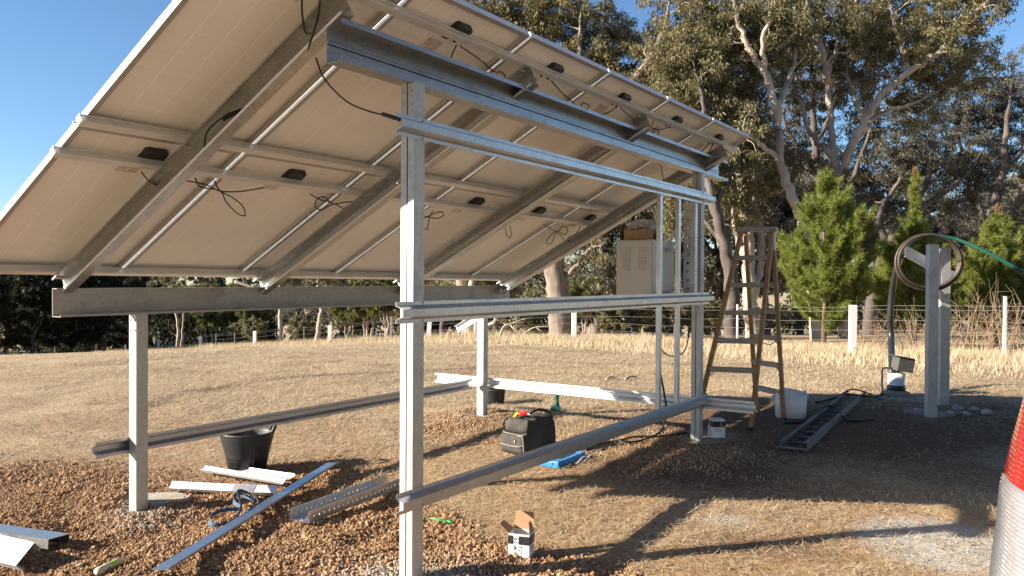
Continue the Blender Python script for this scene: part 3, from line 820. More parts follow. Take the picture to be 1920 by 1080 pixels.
# ------------------------------------------------------------------ step ladder
lad_feet = [at(1303, 799), at(1408, 806), at(1470, 787), at(1419, 772)]
FL, FR, RR, RL = lad_feet
topc = dp(1421, 432, 9.15)
lad = empty('step_ladder', (FL + FR + RR + RL) / 4, 0, 'tall orange brown double sided step ladder with grey treads beside the far steel post', 'ladder')
Lo = np.array(lad.location)
ax = (FR - FL); ax[2] = 0; ax /= np.linalg.norm(ax)
dp_ = np.array([-ax[1], ax[0], 0]); 
if dp_ @ (RR - FR) < 0: dp_ = -dp_
tw = .17
TFL, TFR = topc - ax * tw - dp_ * .05, topc + ax * tw - dp_ * .05
TRL, TRR = topc - ax * tw * .9 + dp_ * .07, topc + ax * tw * .9 + dp_ * .07
def rail(A, B, mat='ladder'):
    b = MB(); b.bar(A - Lo, B - Lo, .042, .085, dp_); b.build('rail', M[mat], lad, .006)
for A, B in ((FL, TFL), (FR, TFR), (RL, TRL), (RR, TRR)): rail(A, B)
for (A, TA, B, TB, ks) in ((FL, TFL, FR, TFR, range(1, 7)), (RL, TRL, RR, TRR, range(1, 7))):
    for k_ in ks:
        f = k_ * .143
        a_, c_ = A + (TA - A) * f - Lo, B + (TB - B) * f - Lo
        st = MB(); st.bar(a_, c_, .085, .024); m_ = (a_ + c_) / 2
        st.bar(a_ - np.array([0, 0, .016]) - dp_ * .04, c_ - np.array([0, 0, .016]) - dp_ * .04, .004, .05)
        st.build('step', M['ladder_step'], lad, .002, 1)
        for e, o_ in ((a_, 1), (c_, -1)):
            d = (c_ - a_) / np.linalg.norm(c_ - a_) * o_
            MB().bar(e + d * .09 - Zv * .015, e + d * .012 - Zv * .085, .012, .006).build('step_brace', M['black_plastic'], lad)
b = MB(); b.box(topc - Lo + Zv * .012, (tw * 2 + .09, .20, .045), ax, dp_, Zv); b.build('top_cap', M['ladder_step'], lad, .008)
b = MB(); b.box(TFR - Lo + ax * .02 - Zv * .13 + dp_ * .04, (.006, .09, .20), ax, dp_, Zv); b.build('hinge_plate', M['white_plastic'], lad, .003)
b = MB()
for (A, TA, B, TB) in ((FL, TFL, RL, TRL), (FR, TFR, RR, TRR)):
    p_ = A + (TA - A) * .42 - Lo; q_ = B + (TB - B) * .42 - Lo; b.tube([p_, (p_ + q_) / 2 - Zv * .05, q_], .006, 6)
b.build('spreader', M['steel'], lad)
for A in (FL, FR, RL, RR): MB().box(A - Lo + Zv * .012, (.045, .085, .035), ax, dp_, Zv).build('foot', M['black_plastic'], lad, .004)

# ------------------------------------------------------------------ concrete pads
def pad(x, y, rx, ry, h, seed, name, label, rot=0.0, mat='concrete'):
    r = np.random.default_rng(seed); n = 28; b = MB(); ang = np.linspace(0, 2 * np.pi, n, endpoint=False)
    k = 1 + .10 * r.normal(size=n); k = (k + np.roll(k, 1) + np.roll(k, -1)) / 3
    z0 = float(terr(x, y)); V = []
    for z, s_ in ((-.08, 1.06), (h * .75, 1.0), (h, .94)):
        for i in range(n):
            px_, py_ = rx * k[i] * s_ * math.cos(ang[i]), ry * k[i] * s_ * math.sin(ang[i])
            V.append((x + px_ * math.cos(rot) - py_ * math.sin(rot), y + px_ * math.sin(rot) + py_ * math.cos(rot), z0 + z + r.normal(0, .004)))
    F = [(i * n + j, i * n + (j + 1) % n, (i + 1) * n + (j + 1) % n, (i + 1) * n + j) for i in range(2) for j in range(n)] + [tuple(2 * n + j for j in range(n))]
    return tag(b.add(V, F).build(name, M[mat]), label, 'concrete pad')
c_ = at(312, 946); pad(c_[0] - .05, c_[1] - .02, .22, .13, .055, 1, 'concrete_footing', 'broken concrete footing at the foot of the left front post', .6, 'pale_concrete')
pad(LV + .06, LU + .02, .22, .14, .012, 2, 'concrete_footing', 'shaded concrete footing under the post beside the ladder', .5)
pad(.02, LU - .05, .17, .14, .02, 3, 'concrete_footing', 'small concrete footing of the back post by the tool bag')
c_ = at(1765, 772); pad(c_[0] - .1, c_[1] - .2, .26, .2, .015, 4, 'concrete_footing', 'grey concrete slab round the two bore posts')
rs = np.random.default_rng(9)
for i, q in enumerate(((1796, 768), (1828, 770), (1812, 779), (1850, 776), (1782, 777), (1722, 772))):
    c_ = at(*q); V, F = ICO2_V * (1 + rs.normal(0, .12, (len(ICO2_V), 1))) * np.array([.05, .04, .03]) * rs.uniform(.7, 1.3), ICO2_F
    tag(mesh_np('rubble_stone', V + c_ + np.array([0, 0, .02]), F, M['stone']), 'pale rubble stone on the ground right of the bore posts', 'stone', 'rubble stones by the bore posts')

# ------------------------------------------------------------------ things lying about
def basis(A, B):
    """ground frame from A towards B"""
    d = B - A; L = np.linalg.norm(d[:2]); x = np.array([d[0], d[1], 0]) / L
    return x, np.array([-x[1], x[0], 0]), L
def matx(o, x, y, z): return Matrix(((x[0], y[0], z[0], o[0]), (x[1], y[1], z[1], o[1]), (x[2], y[2], z[2], o[2]), (0, 0, 0, 1)))

# black tub
tb = at(456, 889) + np.array([-.05, .08, .01])
tub = empty('rubber_tub', tb, 1.0, 'black ribbed rubber tub standing under the left wall rail', 'tub')
b = MB(); prof = [(.001, .012), (.150, .012), (.150, .0), (.155, .0), (.166, .09)]
for i in range(7): prof += [(.172 + i * .007, .10 + i * .028), (.176 + i * .007, .108 + i * .028)]
prof += [(.222, .30), (.230, .33), (.232, .345), (.224, .345), (.214, .30), (.16, .03), (.001, .02)]
b.lathe(prof, 40); b.build('body', M['rubber'], tub)
for sgn in (1, -1):
    P = spline([(sgn * .20, -.085, .33), (sgn * .225, -.07, .385), (sgn * .228, 0, .415), (sgn * .225, .07, .385), (sgn * .20, .085, .33)], 6)
    MB().tube(P, .017, 8).build('handle', M['rubber'], tub)
MB().tube([(.03, -.150, .01), (.036, -.176, .12), (.045, -.216, .33)], .012, 8).build('rib', M['rubber'], tub)

b2 = at(927, 757)
buck = empty('bucket', b2, 0, 'small dark plastic bucket behind the back post', 'bucket')
b = MB(); b.lathe([(.001, 0), (.12, 0), (.128, .05), (.152, .22), (.158, .235), (.150, .235), (.12, .02), (.001, .015)], 28); b.build('body', M['black_plastic'], buck)
MB().tube(spline([(-.15, 0, .225), (-.11, -.1, .20), (0, -.165, .19), (.11, -.1, .20), (.15, 0, .225)], 6), .004, 6).build('handle', M['wire'], buck)

def strip(A, B, hw, ht, name, label, mat='bright_steel', lift=.012, cat='steel offcut', group=None, shape='L', roll=0.0, parent=None):
    A = A + Zv * lift; B = B + Zv * lift
    x, y, L = basis(A, B); b = MB()
    c_, s_ = math.cos(roll), math.sin(roll); Y = y * c_ + Zv * s_; Z = -y * s_ + Zv * c_
    prof = {'L': [(-hw, ht), (-hw, 0), (hw, 0)], 'C': [(-hw, ht * .8), (-hw, 0), (hw, 0), (hw, ht * .8)], 'hatcut': [(-hw, .0), (-hw * .6, ht), (hw * .6, ht), (hw, 0)]}[shape]
    b.profile(prof, .002, A, B, Y, Z)
    return tag(b.build(name, M[mat]), label, cat, group)
strip(at(319, 924), at(518, 934), .042, .035, 'steel_angle', 'bright white steel angle offcut with a dull taped middle, nearest the left post', roll=.75, lift=.055)
strip(at(381, 890), at(533, 917), .03, .03, 'steel_angle', 'bright steel angle offcut lying slantwise before the black tub', roll=.7, lift=.055)
strip(at(440, 890), at(548, 906), .035, .02, 'steel_channel', 'thin grey steel channel offcut tucked behind the slanting angle', roll=.35, lift=.045, shape='C')
A, B = at(300, 1095), at(625, 884)
strip(A, B, .056, .016, 'steel_flashing', 'long blue grey steel flashing strip lying across the soil', 'flashing_steel', .075, roll=-.05)
A_, B_ = at(319, 924), at(518, 934); x_, y_, L_ = basis(A_, B_); so_ = A_ + (B_ - A_) * .60 + Zv * .0575; eo_ = A_ + (B_ - A_) * .80 + Zv * .0575
Y_ = y_ * math.cos(.75) + Zv * math.sin(.75); Z_ = -y_ * math.sin(.75) + Zv * math.cos(.75)
b = MB(); b.profile([(-.0425, .0352), (-.0425, .0022), (.0425, .0022)], .0012, so_, eo_, Y_, Z_)
sa = [o for o in COL.objects if o.name == 'steel_angle'][0]; b.build('grey_tape', M['rafter_steel'], sa)
# slotted tray on the ground
A, B, A2 = at(545, 990), at(728, 917), at(572, 999)
x, y, L = basis(A, B); L = 1.05; wdt = .16
ty = -y if (A2 - A) @ y < 0 else y
tr = empty('slotted_tray', A + Zv * .055, 0, 'galvanised perforated steel tray lying open side up beside the near post', 'cable tray')
b = MB(); perf(b, (0, 0, .0), L, wdt, (.03, .08, .13), x, ty, Zv, .075, .04, .018); b.build('base', M['steel'], tr)
for off in (0, wdt):
    b = MB(); perf(b, ty * off, L, .075, (.038,), x, Zv, ty, .05, .013, .013, .0025); b.box(x * L / 2 + ty * off + Zv * .0755, (L, .009, .0025), x, ty, Zv); b.build('side', M['steel'], tr)
# webbing strap
P = [at(*q) + np.array([0, 0, h]) for q, h in (((478, 958), .05), ((445, 952), .07), ((438, 962), .05), ((452, 972), .04), ((420, 978), .05), ((398, 985), .04), ((392, 998), .03), ((408, 1000), .025), ((436, 992), .03), ((452, 978), .07), ((446, 955), .10), ((470, 952), .07), ((484, 962), .04), ((462, 975), .03), ((478, 978), .03))]
P = spline(P, 8); b = MB(); V = []; F = []
P = P + Zv * .03
for i, q in enumerate(P):
    tdir = P[min(i + 1, len(P) - 1)] - P[max(i - 1, 0)]; tdir /= np.linalg.norm(tdir) + 1e-9
    sdir = np.array([0, 0, 1.0]) * .75 + np.cross(tdir, Zv) * .65 * math.sin(i * .23); sdir /= np.linalg.norm(sdir)
    nd = np.cross(tdir, sdir) * .0012
    V += [q - sdir * .013 - nd, q + sdir * .013 - nd, q + sdir * .013 + nd, q - sdir * .013 + nd]
for i in range(len(P) - 1):
    a_ = i * 4
    for j in range(4): F.append((a_ + j, a_ + (j + 1) % 4, a_ + 4 + (j + 1) % 4, a_ + 4 + j))
tag(b.add(V, F).build('webbing_strap', M['strap']), 'loosely coiled blue webbing strap on the brown soil', 'strap')
# big channel offcuts at the lower left
def chan_off(A, B, wd, ht, label, mat, rollv=0.0, lift=.0):
    x, y, L = basis(A, B); b = MB(); c_, s_ = math.cos(rollv), math.sin(rollv); Y = y * c_ + Zv * s_; Z = -y * s_ + Zv * c_
    A = A + Zv * lift; B = B + Zv * lift
    b.profile([(wd / 2 - .02, 0), (wd / 2, 0), (wd / 2, ht), (-wd / 2, ht), (-wd / 2, 0), (-wd / 2 + .02, 0)], .003, A, B, Y, Z)
    return tag(b.build('channel_offcut', M[mat]), label, 'steel offcut')
e1 = at(110, 1030); d1 = at(-200, 985) - e1; d1 /= np.linalg.norm(d1)
chan_off(e1, e1 + d1 * 1.0, .15, .06, 'weathered grey steel channel offcut lying upside down at the lower left', 'rafter_steel', .05, .02)
e2 = at(60, 1068); d2 = at(-260, 990) - e2; d2 /= np.linalg.norm(d2)
chan_off(e2, e2 + d2 * .9, .15, .06, 'bright tilted steel channel offcut at the very left edge', 'bright_steel', -.75, .06)
# sealant tube
A, B = at(186, 1082) + Zv * .035, at(238, 1058) + Zv * .035
tbe = empty('sealant_tube', A, 0, 'cream sealant cartridge with a lime label lying on the soil', 'cartridge')
d = B - A; L = np.linalg.norm(d); d = d / L
MB().tube([d * -.02, d * .0, d * L * .72, d * L * .74], [.02, .024, .024, .008], 14).build('body', M['tube_plastic'], tbe)
MB().tube([d * L * .74, d * L * .80, d * L * 1.12], [.012, .008, .004], 10).build('nozzle', M['tube_plastic'], tbe)
MB().tube([d * L * .38, d * L * .60], .0246, 14, False).build('label', M['lime'], tbe)
A, B = at(806, 977) + Zv * .02, at(848, 985) + Zv * .02; d = B - A
pn = empty('marker_pen', A, 0, 'bright green marker pen on the clods by the near post', 'pen')
MB().tube([d * 0, d * .1, d * .75], [.003, .007, .007], 8).build('barrel', M['green_pen'], pn); MB().tube([d * .75, d], .0075, 8).build('cap', M['green_pen'], pn)

# screw boxes
def text_mesh(txt, size, mat, parent, Mx, name='print'):
    cu = bpy.data.curves.new('print', 'FONT'); cu.body = txt; cu.size = size; cu.align_x = 'CENTER'; cu.extrude = .0004; cu.resolution_u = 2
    o = bpy.data.objects.new('print_tmp', cu); COL.objects.link(o)
    dg = bpy.context.evaluated_depsgraph_get(); me = bpy.data.meshes.new_from_object(o.evaluated_get(dg))
    bpy.data.objects.remove(o); me.materials.clear(); me.materials.append(mat)
    q = bpy.data.objects.new(name, me); COL.objects.link(q); q.parent = parent; q.matrix_local = Mx
    return q
def screw_box(o, rz, wx, wy, h, label, opened):
    r_ = empty('screw_box', o, rz, label, 'box')
    t = .003
    b = MB()
    if opened:
        for c, d in (((0, -wy / 2, h / 2), (wx, t, h)), ((0, wy / 2, h / 2), (wx, t, h)), ((-wx / 2, 0, h / 2), (t, wy - t, h)), ((wx / 2, 0, h / 2), (t, wy - t, h)), ((0, 0, .004), (wx - t, wy - t, t))): b.box(c, d)
    else: b.box((0, 0, h / 2), (wx + t, wy + t, h))
    b.build('carton', M['card_white'], r_)
    z0, z1 = h * .60, h * .93; e = t / 2 + .0009
    b = MB(); yb = -wy / 2 - e
    b.box((-wx * .385, yb, (z0 + z1) / 2), (wx * .23, .0012, z1 - z0)); b.box((wx * .25, yb, (z0 + z1) / 2), (wx * .50, .0012, z1 - z0)); b.box((wx / 2 + e, 0, (z0 + z1) / 2), (.0012, wy + t, z1 - z0)); b.box((-wx / 2 - e, 0, (z0 + z1) / 2), (.0012, wy + t, z1 - z0))
    b.build('black_band', M['ink'], r_)
    RX = Matrix.Rotation(rad(90), 4, 'X')
    text_mesh('TREX\nFIXX', h * .13, M['ink'], r_, Matrix.Translation((-wx * .135, yb, h * .76)) @ RX)
    text_mesh('25\n100', h * .11, M['card_white'], r_, Matrix.Translation((wx / 2 + e + .001, wy * .18, h * .79)) @ Matrix.Rotation(rad(90), 4, 'Z') @ RX)
    b = MB(); lw = wx * .36; lx = -wx * .05
    for c, d in (((lx, yb, h * .55), (lw, .001, .0018)), ((lx, yb, h * .075), (lw, .001, h * .045)), ((lx - lw / 2, yb, h * .31), (.0015, .001, h * .48)), ((lx + lw / 2, yb, h * .31), (.0015, .001, h * .48)),
                 ((lx + .012, yb, h * .50), (lw * .5, .001, h * .022)), ((lx + .006, yb, h * .39), (lw * .42, .001, h * .035)), ((lx, yb, h * .28), (lw * .8, .001, h * .018)), ((lx - lw * .36, yb, h * .46), (lw * .08, .001, h * .13)), ((lx - lw * .24, yb, h * .45), (lw * .06, .001, h * .11))): b.box(c, d)
    b.build('printed_label', M['ink'], r_)
    b = MB()
    for i, zz in enumerate((.50, .45, .36)): b.box((wx / 2 + e, -.01 + .004 * i, h * zz), (.0012, wy * (.5 + .1 * (i == 1)), h * .022))
    b.build('printed_lines', M['ink_blue'], r_)
    if opened:
        def flap(p0, p1, dirv, L, taper=.12):
            p0, p1, dv = np.array(p0), np.array(p1), np.array(dirv) / np.linalg.norm(dirv)
            n_ = np.cross(p1 - p0, dv); n_ /= np.linalg.norm(n_); q1, q0 = p1 + dv * L - (p1 - p0) * taper, p0 + dv * L + (p1 - p0) * taper
            MB().hexa([p0 - n_ * .001, p1 - n_ * .001, q1 - n_ * .001, q0 - n_ * .001, p0 + n_ * .001, p1 + n_ * .001, q1 + n_ * .001, q0 + n_ * .001]).build('flap', M['cardboard'], r_)
        hx, hy = wx / 2, wy / 2
        flap((-hx, hy, h), (hx, hy, h), (0, .12, 1), wx * .82, .06)
        flap((-hx, -hy, h), (-hx, hy, h), (-.8, -.1, .65), wx * .6)
        flap((hx, -hy, h), (hx, hy, h), (-.25, .1, 1), wx * .5, .3)
        flap((-hx, -hy, h), (hx, -hy, h), (0, 1, -.35), wx * .45, .1)
    return r_
A, B = at(952, 1050), at(992, 1052); x, y, L = basis(A, B)
rz = math.atan2(x[1], x[0]) - .10
cB = (A + B) / 2 + np.array([-math.sin(rz), math.cos(rz), 0]) * .06
screw_box(cB + Zv * .0, rz, .125, .105, .150, 'open white and black screw box with brown flaps on the soil by the near post', True)
A, B = at(1322, 819), at(1341, 826); x, y, L = basis(A, B); rz = math.atan2(x[1], x[0])
cB = (A + B) / 2 + np.array([-math.sin(rz), math.cos(rz), 0]) * .07 + Zv * .02
screw_box(cB, rz - .25, .15, .125, .175, 'closed white and black screw box in shade at the foot of the far post', False)

# tool bag
A, B = at(948, 846), at(1003, 853); x, y, L = basis(A, B); rz = math.atan2(x[1], x[0]) - .12
o = (A + B) / 2 + np.array([-math.sin(rz), math.cos(rz), 0]) * .17
bag = empty('tool_bag', o + np.array([0, 0, .0]), rz, 'dusty black canvas tool bag with front pockets by the back post', 'bag')
def loft(rings, smooth=True):
    b = MB(); n = len(rings[0]); V = [p for r in rings for p in r]
    F = [(i * n + j, i * n + (j + 1) % n, (i + 1) * n + (j + 1) % n, (i + 1) * n + j) for i in range(len(rings) - 1) for j in range(n)]
    F += [tuple(range(n - 1, -1, -1)), tuple((len(rings) - 1) * n + j for j in range(n))]
    return b.add(V, F, smooth)
def rrect(wx, wy, z, cx=0, cy=0, p=4.5, n=32):
    a = np.linspace(0, 2 * np.pi, n, endpoint=False); c, s_ = np.cos(a), np.sin(a)
    return [(cx + wx / 2 * np.sign(u) * abs(u) ** (2 / p), cy + wy / 2 * np.sign(v) * abs(v) ** (2 / p), z) for u, v in zip(c, s_)]
def sag(rings, seed, amp=.006):
    r = np.random.default_rng(seed); return [[(p[0] + r.normal(0, amp * .5), p[1] + r.normal(0, amp * .5), p[2] + r.normal(0, amp * .4)) for p in R_] for R_ in rings]
loft(sag([rrect(.30, .40, .0), rrect(.325, .43, .03), rrect(.33, .44, .12), rrect(.325, .43, .20), rrect(.31, .40, .26, 0, .01), rrect(.27, .33, .315, 0, .02), rrect(.20, .22, .335, 0, .02)], 1)).build('body', M['canvas'], bag)
loft(sag([rrect(.27, .09, .015, -.01, -.235), rrect(.285, .11, .05, -.01, -.24), rrect(.285, .115, .15, -.01, -.238), rrect(.27, .09, .19, -.01, -.23)], 2, .004)).build('front_pocket', M['canvas'], bag)
loft(sag([rrect(.26, .06, .20, -.01, -.20), rrect(.28, .08, .25, -.01, -.195), rrect(.27, .07, .31, -.01, -.18), rrect(.25, .04, .325, -.01, -.175)], 3, .003)).build('top_pocket', M['canvas'], bag)
for z, yy in ((.195, -.262), (.095, -.303)):
    MB().tube(spline([(-.15, yy + .03, z + .004), (-.11, yy, z), (0, yy - .004, z - .006), (.10, yy, z - .003), (.135, yy + .03, z + .012)], 6), .006, 6).build('zip', M['canvas_trim'], bag)
MB().tube(spline([(.07, -.29, .185), (.125, -.285, .18), (.135, -.285, .12), (.14, -.28, .03)], 6), .006, 6).build('piping', M['canvas_trim'], bag)
MB().tube(spline([(.04, -.11, .325), (.06, -.09, .375), (.075, .02, .395), (.085, .14, .36), (.09, .19, .31)], 6), .013, 8).build('handle', M['canvas'], bag)
MB().tube(spline([(-.13, -.21, .32), (-.155, -.215, .30), (-.165, -.22, .25), (-.15, -.21, .22)], 5), .010, 8).build('carry_ring', M['black_plastic'], bag)
V = ICO2_V * np.array([.018, .008, .02]); MB().add(V + np.array([.045, -.298, .135]), ICO2_F, True).build('buckle', M['black_plastic'], bag)
MB().add(ICO2_V * np.array([.007, .004, .011]) + np.array([.047, -.305, .132]), ICO2_F, True).build('buckle_pin', M['white_plastic'], bag)
b = MB(); b.tube(spline([(-.03, -.217, .30), (-.022, -.219, .285), (-.035, -.221, .275), (-.02, -.223, .262), (-.03, -.224, .25)], 5), .0035, 6); b.build('emblem', M['canvas_trim'], bag)
Rz = Matrix.Rotation(rz, 3, 'Z')
pl = empty('pliers', np.array(bag.location) + np.array(Rz @ Vector((.0, -.12, .335))), rz, 'pliers with red and yellow grips on top of the tool bag', 'pliers')
MB().tube(spline([(-.055, -.03, .018), (-.03, -.01, .04), (.01, -.015, .05), (.05, 0, .035)], 6), .012, 8).build('grip', M['red_grip'], pl)
MB().tube(spline([(-.05, -.055, .008), (-.025, -.05, .028), (.01, -.045, .03), (.05, -.01, .03)], 6), .011, 8).build('grip', M['red_grip'], pl)
MB().tube([(-.072, -.035, .008), (-.050, -.03, .028), (-.035, -.028, .034)], [.014, .0155, .0125], 8).build('grip_end', M['yellow_grip'], pl)
MB().tube([(-.066, -.062, -.002), (-.046, -.055, .014), (-.034, -.053, .022)], [.012, .014, .0115], 8).build('grip_end', M['yellow_grip'], pl)
MB().tube([(.05, -.004, .033), (.075, .004, .026), (.11, .012, .012)], [.013, .011, .004], 8).build('jaw', M['bolt'], pl)

# blue case
A, B, C_ = at(1022, 873), at(1047, 880), at(1098, 858)
x, y, L = basis(B, C_); y = y if (A - B) @ y > 0 else -y
L = .50
cs = empty('blue_case', (0, 0, 0), 0, 'flat bright blue plastic case on the ground before the tool bag', 'case'); cs.matrix_world = matx(B + Zv * .005, x, y, Zv) if np.cross(x, y)[2] > 0 else matx(B + Zv * .005 + y * .19, x, -y, Zv)
MB().box((L / 2, .095, .028), (L, .19, .056)).build('body', M['blue_case'], cs, .008)
MB().box((L / 2, .095, .0585), (L * .62, .10, .005)).build('lid_panel', M['teal'], cs, .002)
MB().box((.0, .095, .035), (.012, .08, .03)).build('latch', M['blue_case'], cs, .003)
for i, (a_, c_) in enumerate((((1082, 872), (1106, 862)), ((1096, 868), (1118, 860)))):
    p_, q_ = at(*a_), at(*c_)
    tag(MB().tube(spline([p_ + Zv * .015, (p_ + q_) / 2 + Zv * .05, q_ + Zv * .02], 6), .005, 6).build('cable_offcut', M['white_plastic']), 'short white cable offcut lying beside the blue case', 'cable', 'white cable offcuts by the blue case')

for i, (a_, c_) in enumerate((((1136, 714), (1152, 711)), ((1172, 713), (1193, 710)))):
    p_, q_ = at(*a_), at(*c_)
    tag(MB().tube(spline([p_ + Zv * .02, (p_ + q_) / 2 + Zv * .05, q_ + Zv * .03], 5), np.linspace(.022, .012, 11), 7).build('stick', M['deadwood']), ('short pale stick lying on the grass beyond the bright back rail, nearer the studs', 'pale forked stick on the grass beyond the back rail, left of its twin')[1 - i], 'stick')
# cordless drill standing on its battery
o = at(1043, 771)
dr_ = empty('cordless_drill', o, 0, 'dark teal cordless drill standing upright on its battery under the bright back rail', 'drill')
vx = AXR * np.array([1, 1, 0]); vx /= np.linalg.norm(vx); vy = np.array([-vx[1], vx[0], 0])
dr_.matrix_world = matx(o + Zv * .01, vx, vy, Zv)
MB().box((-.01, 0, .03), (.125, .08, .055)).build('battery', M['teal'], dr_, .01)
loft([rrect(.055, .038, .055, .01, 0, 2.6, 16), rrect(.042, .034, .10, .012, 0, 2.4, 16), rrect(.046, .036, .16, .006, 0, 2.4, 16), rrect(.07, .045, .19, .0, 0, 2.6, 16)]).build('grip', M['teal'], dr_)
MB().tube([(.075, 0, .225), (.06, 0, .225), (-.02, 0, .225), (-.06, 0, .225)], [.026, .033, .035, .030], 16).build('motor_housing', M['teal'], dr_)
MB().tube([(-.06, 0, .225), (-.085, 0, .225), (-.105, 0, .225), (-.125, 0, .225)], [.024, .024, .018, .006], 14).build('chuck', M['black_plastic'], dr_)

# white container
A, B = at(1458, 786), at(1512, 787); x, y, L = basis(A, B)
wt = empty('white_container', (A + B) / 2 + y * .15, math.atan2(x[1], x[0]), 'cut off cloudy white plastic container in shade behind the ladder', 'container')
n = 32; rings = []
for z, k in ((0, .94), (.01, 1.0), (.15, 1.02), (.29, 1.06)): rings.append(rrect(.32 * k, .28 * k, z, 0, 0, 6, n))
rings[-1] = [(p[0], p[1], p[2] + .02 * math.sin(i * .9) + (.045 if n * .55 < i < n * .8 else 0)) for i, p in enumerate(rings[-1])]
inner = [[(p[0] * .97, p[1] * .97, p[2]) for p in rings[-1]], [(p[0] * .95, p[1] * .95, .02) for p in rings[1]]]
loft(rings + inner).build('body', M['white_plastic'], wt)
MB().tube(spline([(-.175, -.06, .23), (-.20, -.03, .22), (-.20, .03, .22), (-.175, .06, .23)], 5), .01, 8).build('handle', M['white_plastic'], wt)

# ladder tray on the ground
A, B = at(1488, 846), at(1606, 743); x, y, L = basis(A, B); L = min(L, 4.2)
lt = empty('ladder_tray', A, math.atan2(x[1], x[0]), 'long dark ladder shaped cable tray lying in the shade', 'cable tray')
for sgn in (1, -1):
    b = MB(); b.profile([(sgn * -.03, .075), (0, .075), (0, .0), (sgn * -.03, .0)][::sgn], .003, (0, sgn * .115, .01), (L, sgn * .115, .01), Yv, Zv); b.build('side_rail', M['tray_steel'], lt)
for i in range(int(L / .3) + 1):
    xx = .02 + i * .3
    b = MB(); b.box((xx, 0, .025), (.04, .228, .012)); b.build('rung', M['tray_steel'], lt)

# ------------------------------------------------------------------ bore head, posts and pipes
wo = at(1680, 742)
bore = empty('bore_head', wo, 0, 'white capped bore casing with a tilted grey cover box', 'bore')
b = MB(); b.lathe([(.001, 0), (.105, 0), (.105, .30), (.001, .301)], 24); b.build('casing', M['pvc'], bore)
b = MB(); b.lathe([(.108, .075), (.114, .08), (.114, .14), (.108, .145)], 24); b.build('clamp_band', M['dark_pipe'], bore)
b = MB(); b.lathe([(.001, -.02), (.17, -.02), (.17, .055), (.13, .07), (.10, .072)], 20); b.build('base_collar', M['concrete'], bore)
b = MB(); vx = AXR * np.array([1, 1, 0]); vx /= np.linalg.norm(vx); vy = np.array([-vx[1], vx[0], 0])
tz = Zv * .985 + vx * .17; tx = vx * .985 - Zv * .17; tx = -tx
b.box(vx * .085 + Zv * .42, (.21, .2, .19), tx, vy, tz); b.box(vx * .07 + Zv * .52, (.25, .24, .012), tx, vy, tz)
b.build('cover_box', plain('dull_grey_cover', (.075, .072, .07), .6), bore, .004)
tp = at(1680, 742); zz = 11.4
P = spline([wo - vx * .055 + Zv * .30, dp(1671, 640, 11.4), dp(1669, 590, 11.4), dp(1674, 540, 11.3), dp(1681, 505, 10.9), dp(1690, 478, 10.2)], 8)
tag(MB().tube(P, .044, 12).build('riser_pipe', M['dark_pipe']), 'dark green black poly pipe rising from the bore casing', 'pipe')
bz = at(1745, 781); bz2 = at(1766, 760)
def cpost(o, h, label, fl):
    b = MB(); vx_ = vx; vy_ = vy
    b.profile([(-.053 * fl, .04), (-.053 * fl, -.04), (.053 * fl, -.04), (.053 * fl, .04)], .003, o - Zv * .1, o + Zv * h, vx_, vy_)
    return tag(b.build('steel_post', M['post_steel']), label, 'post')
h1 = (780 - 482) / FPX * 9.65
cpost(bz, h1, 'front galvanised channel post carrying the pipe coil', 1)
cpost(bz2 + vx * .01, (758 - 487) / FPX * 10.6, 'rear galvanised channel post behind the pipe coil post', -1)
b = MB(); b.profile([(.03, .07), (0, .07), (0, -.07), (.03, -.07)], .003, dp(1697, 470, 9.72), dp(1792, 521, 9.98), vy, Zv)
tag(b.build('cross_arm', M['bright_steel']), 'sloping white steel arm across the tops of the bore posts', 'steel arm')
cc = dp(1743, 492, 9.55)
coil = MB()
for i, (r_, off) in enumerate(((.392, 0), (.372, .035), (.366, -.02))):
    th = np.linspace(0, 2 * np.pi, 60); coil.tube([cc + vx * r_ * 1.0 * math.cos(a) + Zv * (r_ * .86 * math.sin(a) + .006 * i) + vy * (off + .03 * math.sin(a * .5)) for a in th], .0175, 10)
tag(coil.build('pipe_coil', M['rust_pipe']), 'coil of weathered brown poly pipe hung on the post tops', 'pipe coil')
P = spline([dp(1690, 478, 10.2), dp(1705, 456, 9.8), dp(1735, 443, 9.6), dp(1790, 448, 9.5), dp(1850, 473, 9.3), dp(1920, 512, 9.1), dp(1990, 560, 8.9), dp(2100, 660, 8.7)], 10)
tag(MB().tube(P, .021, 12).build('green_hose', M['green_pipe']), 'green poly pipe arching right from the coil', 'pipe')
P = spline([wo + vx * .02 - vy * .11 + Zv * .32, dp(1657, 690, 11.3), dp(1654, 715, 11.3), at(1652, 742) + Zv * .02, at(1625, 752) + Zv * .06, at(1590, 748) + Zv * .06, at(1560, 752) + Zv * .03, at(1530, 758) + Zv * .02], 8)
tag(MB().tube(P, .014, 8).build('power_cable', M['cable']), 'black power cable looping from the bore head to the ground', 'cable')
P = spline([at(*q) + Zv * h for q, h in (((1470, 797), .02), ((1510, 793), .02), ((1540, 781), .09), ((1562, 779), .10), ((1585, 789), .02), ((1605, 793), .02), ((1640, 790), .02))], 8)
tag(MB().tube(P, .012, 8).build('ground_cable', M['cable']), 'black cable lying over the dark ladder tray', 'cable')
P = spline([at(*q) + Zv * h for q, h in (((1545, 767), .02), ((1562, 765), .03), ((1575, 750), .06), ((1600, 741), .08), ((1640, 748), .04), ((1650, 752), .02))], 8)
tag(MB().tube(P, .010, 8).build('ground_cable', M['cable']), 'thin black cable looping over the far end of the ladder tray', 'cable')
P = spline([dp(1758, 655, 10.3), dp(1790, 705, 10.6), at(1830, 748)], 8); tag(MB().tube(P, .005, 6).build('earth_wire', M['twig']), 'thin wire sloping from the rear bore post to the ground', 'wire')
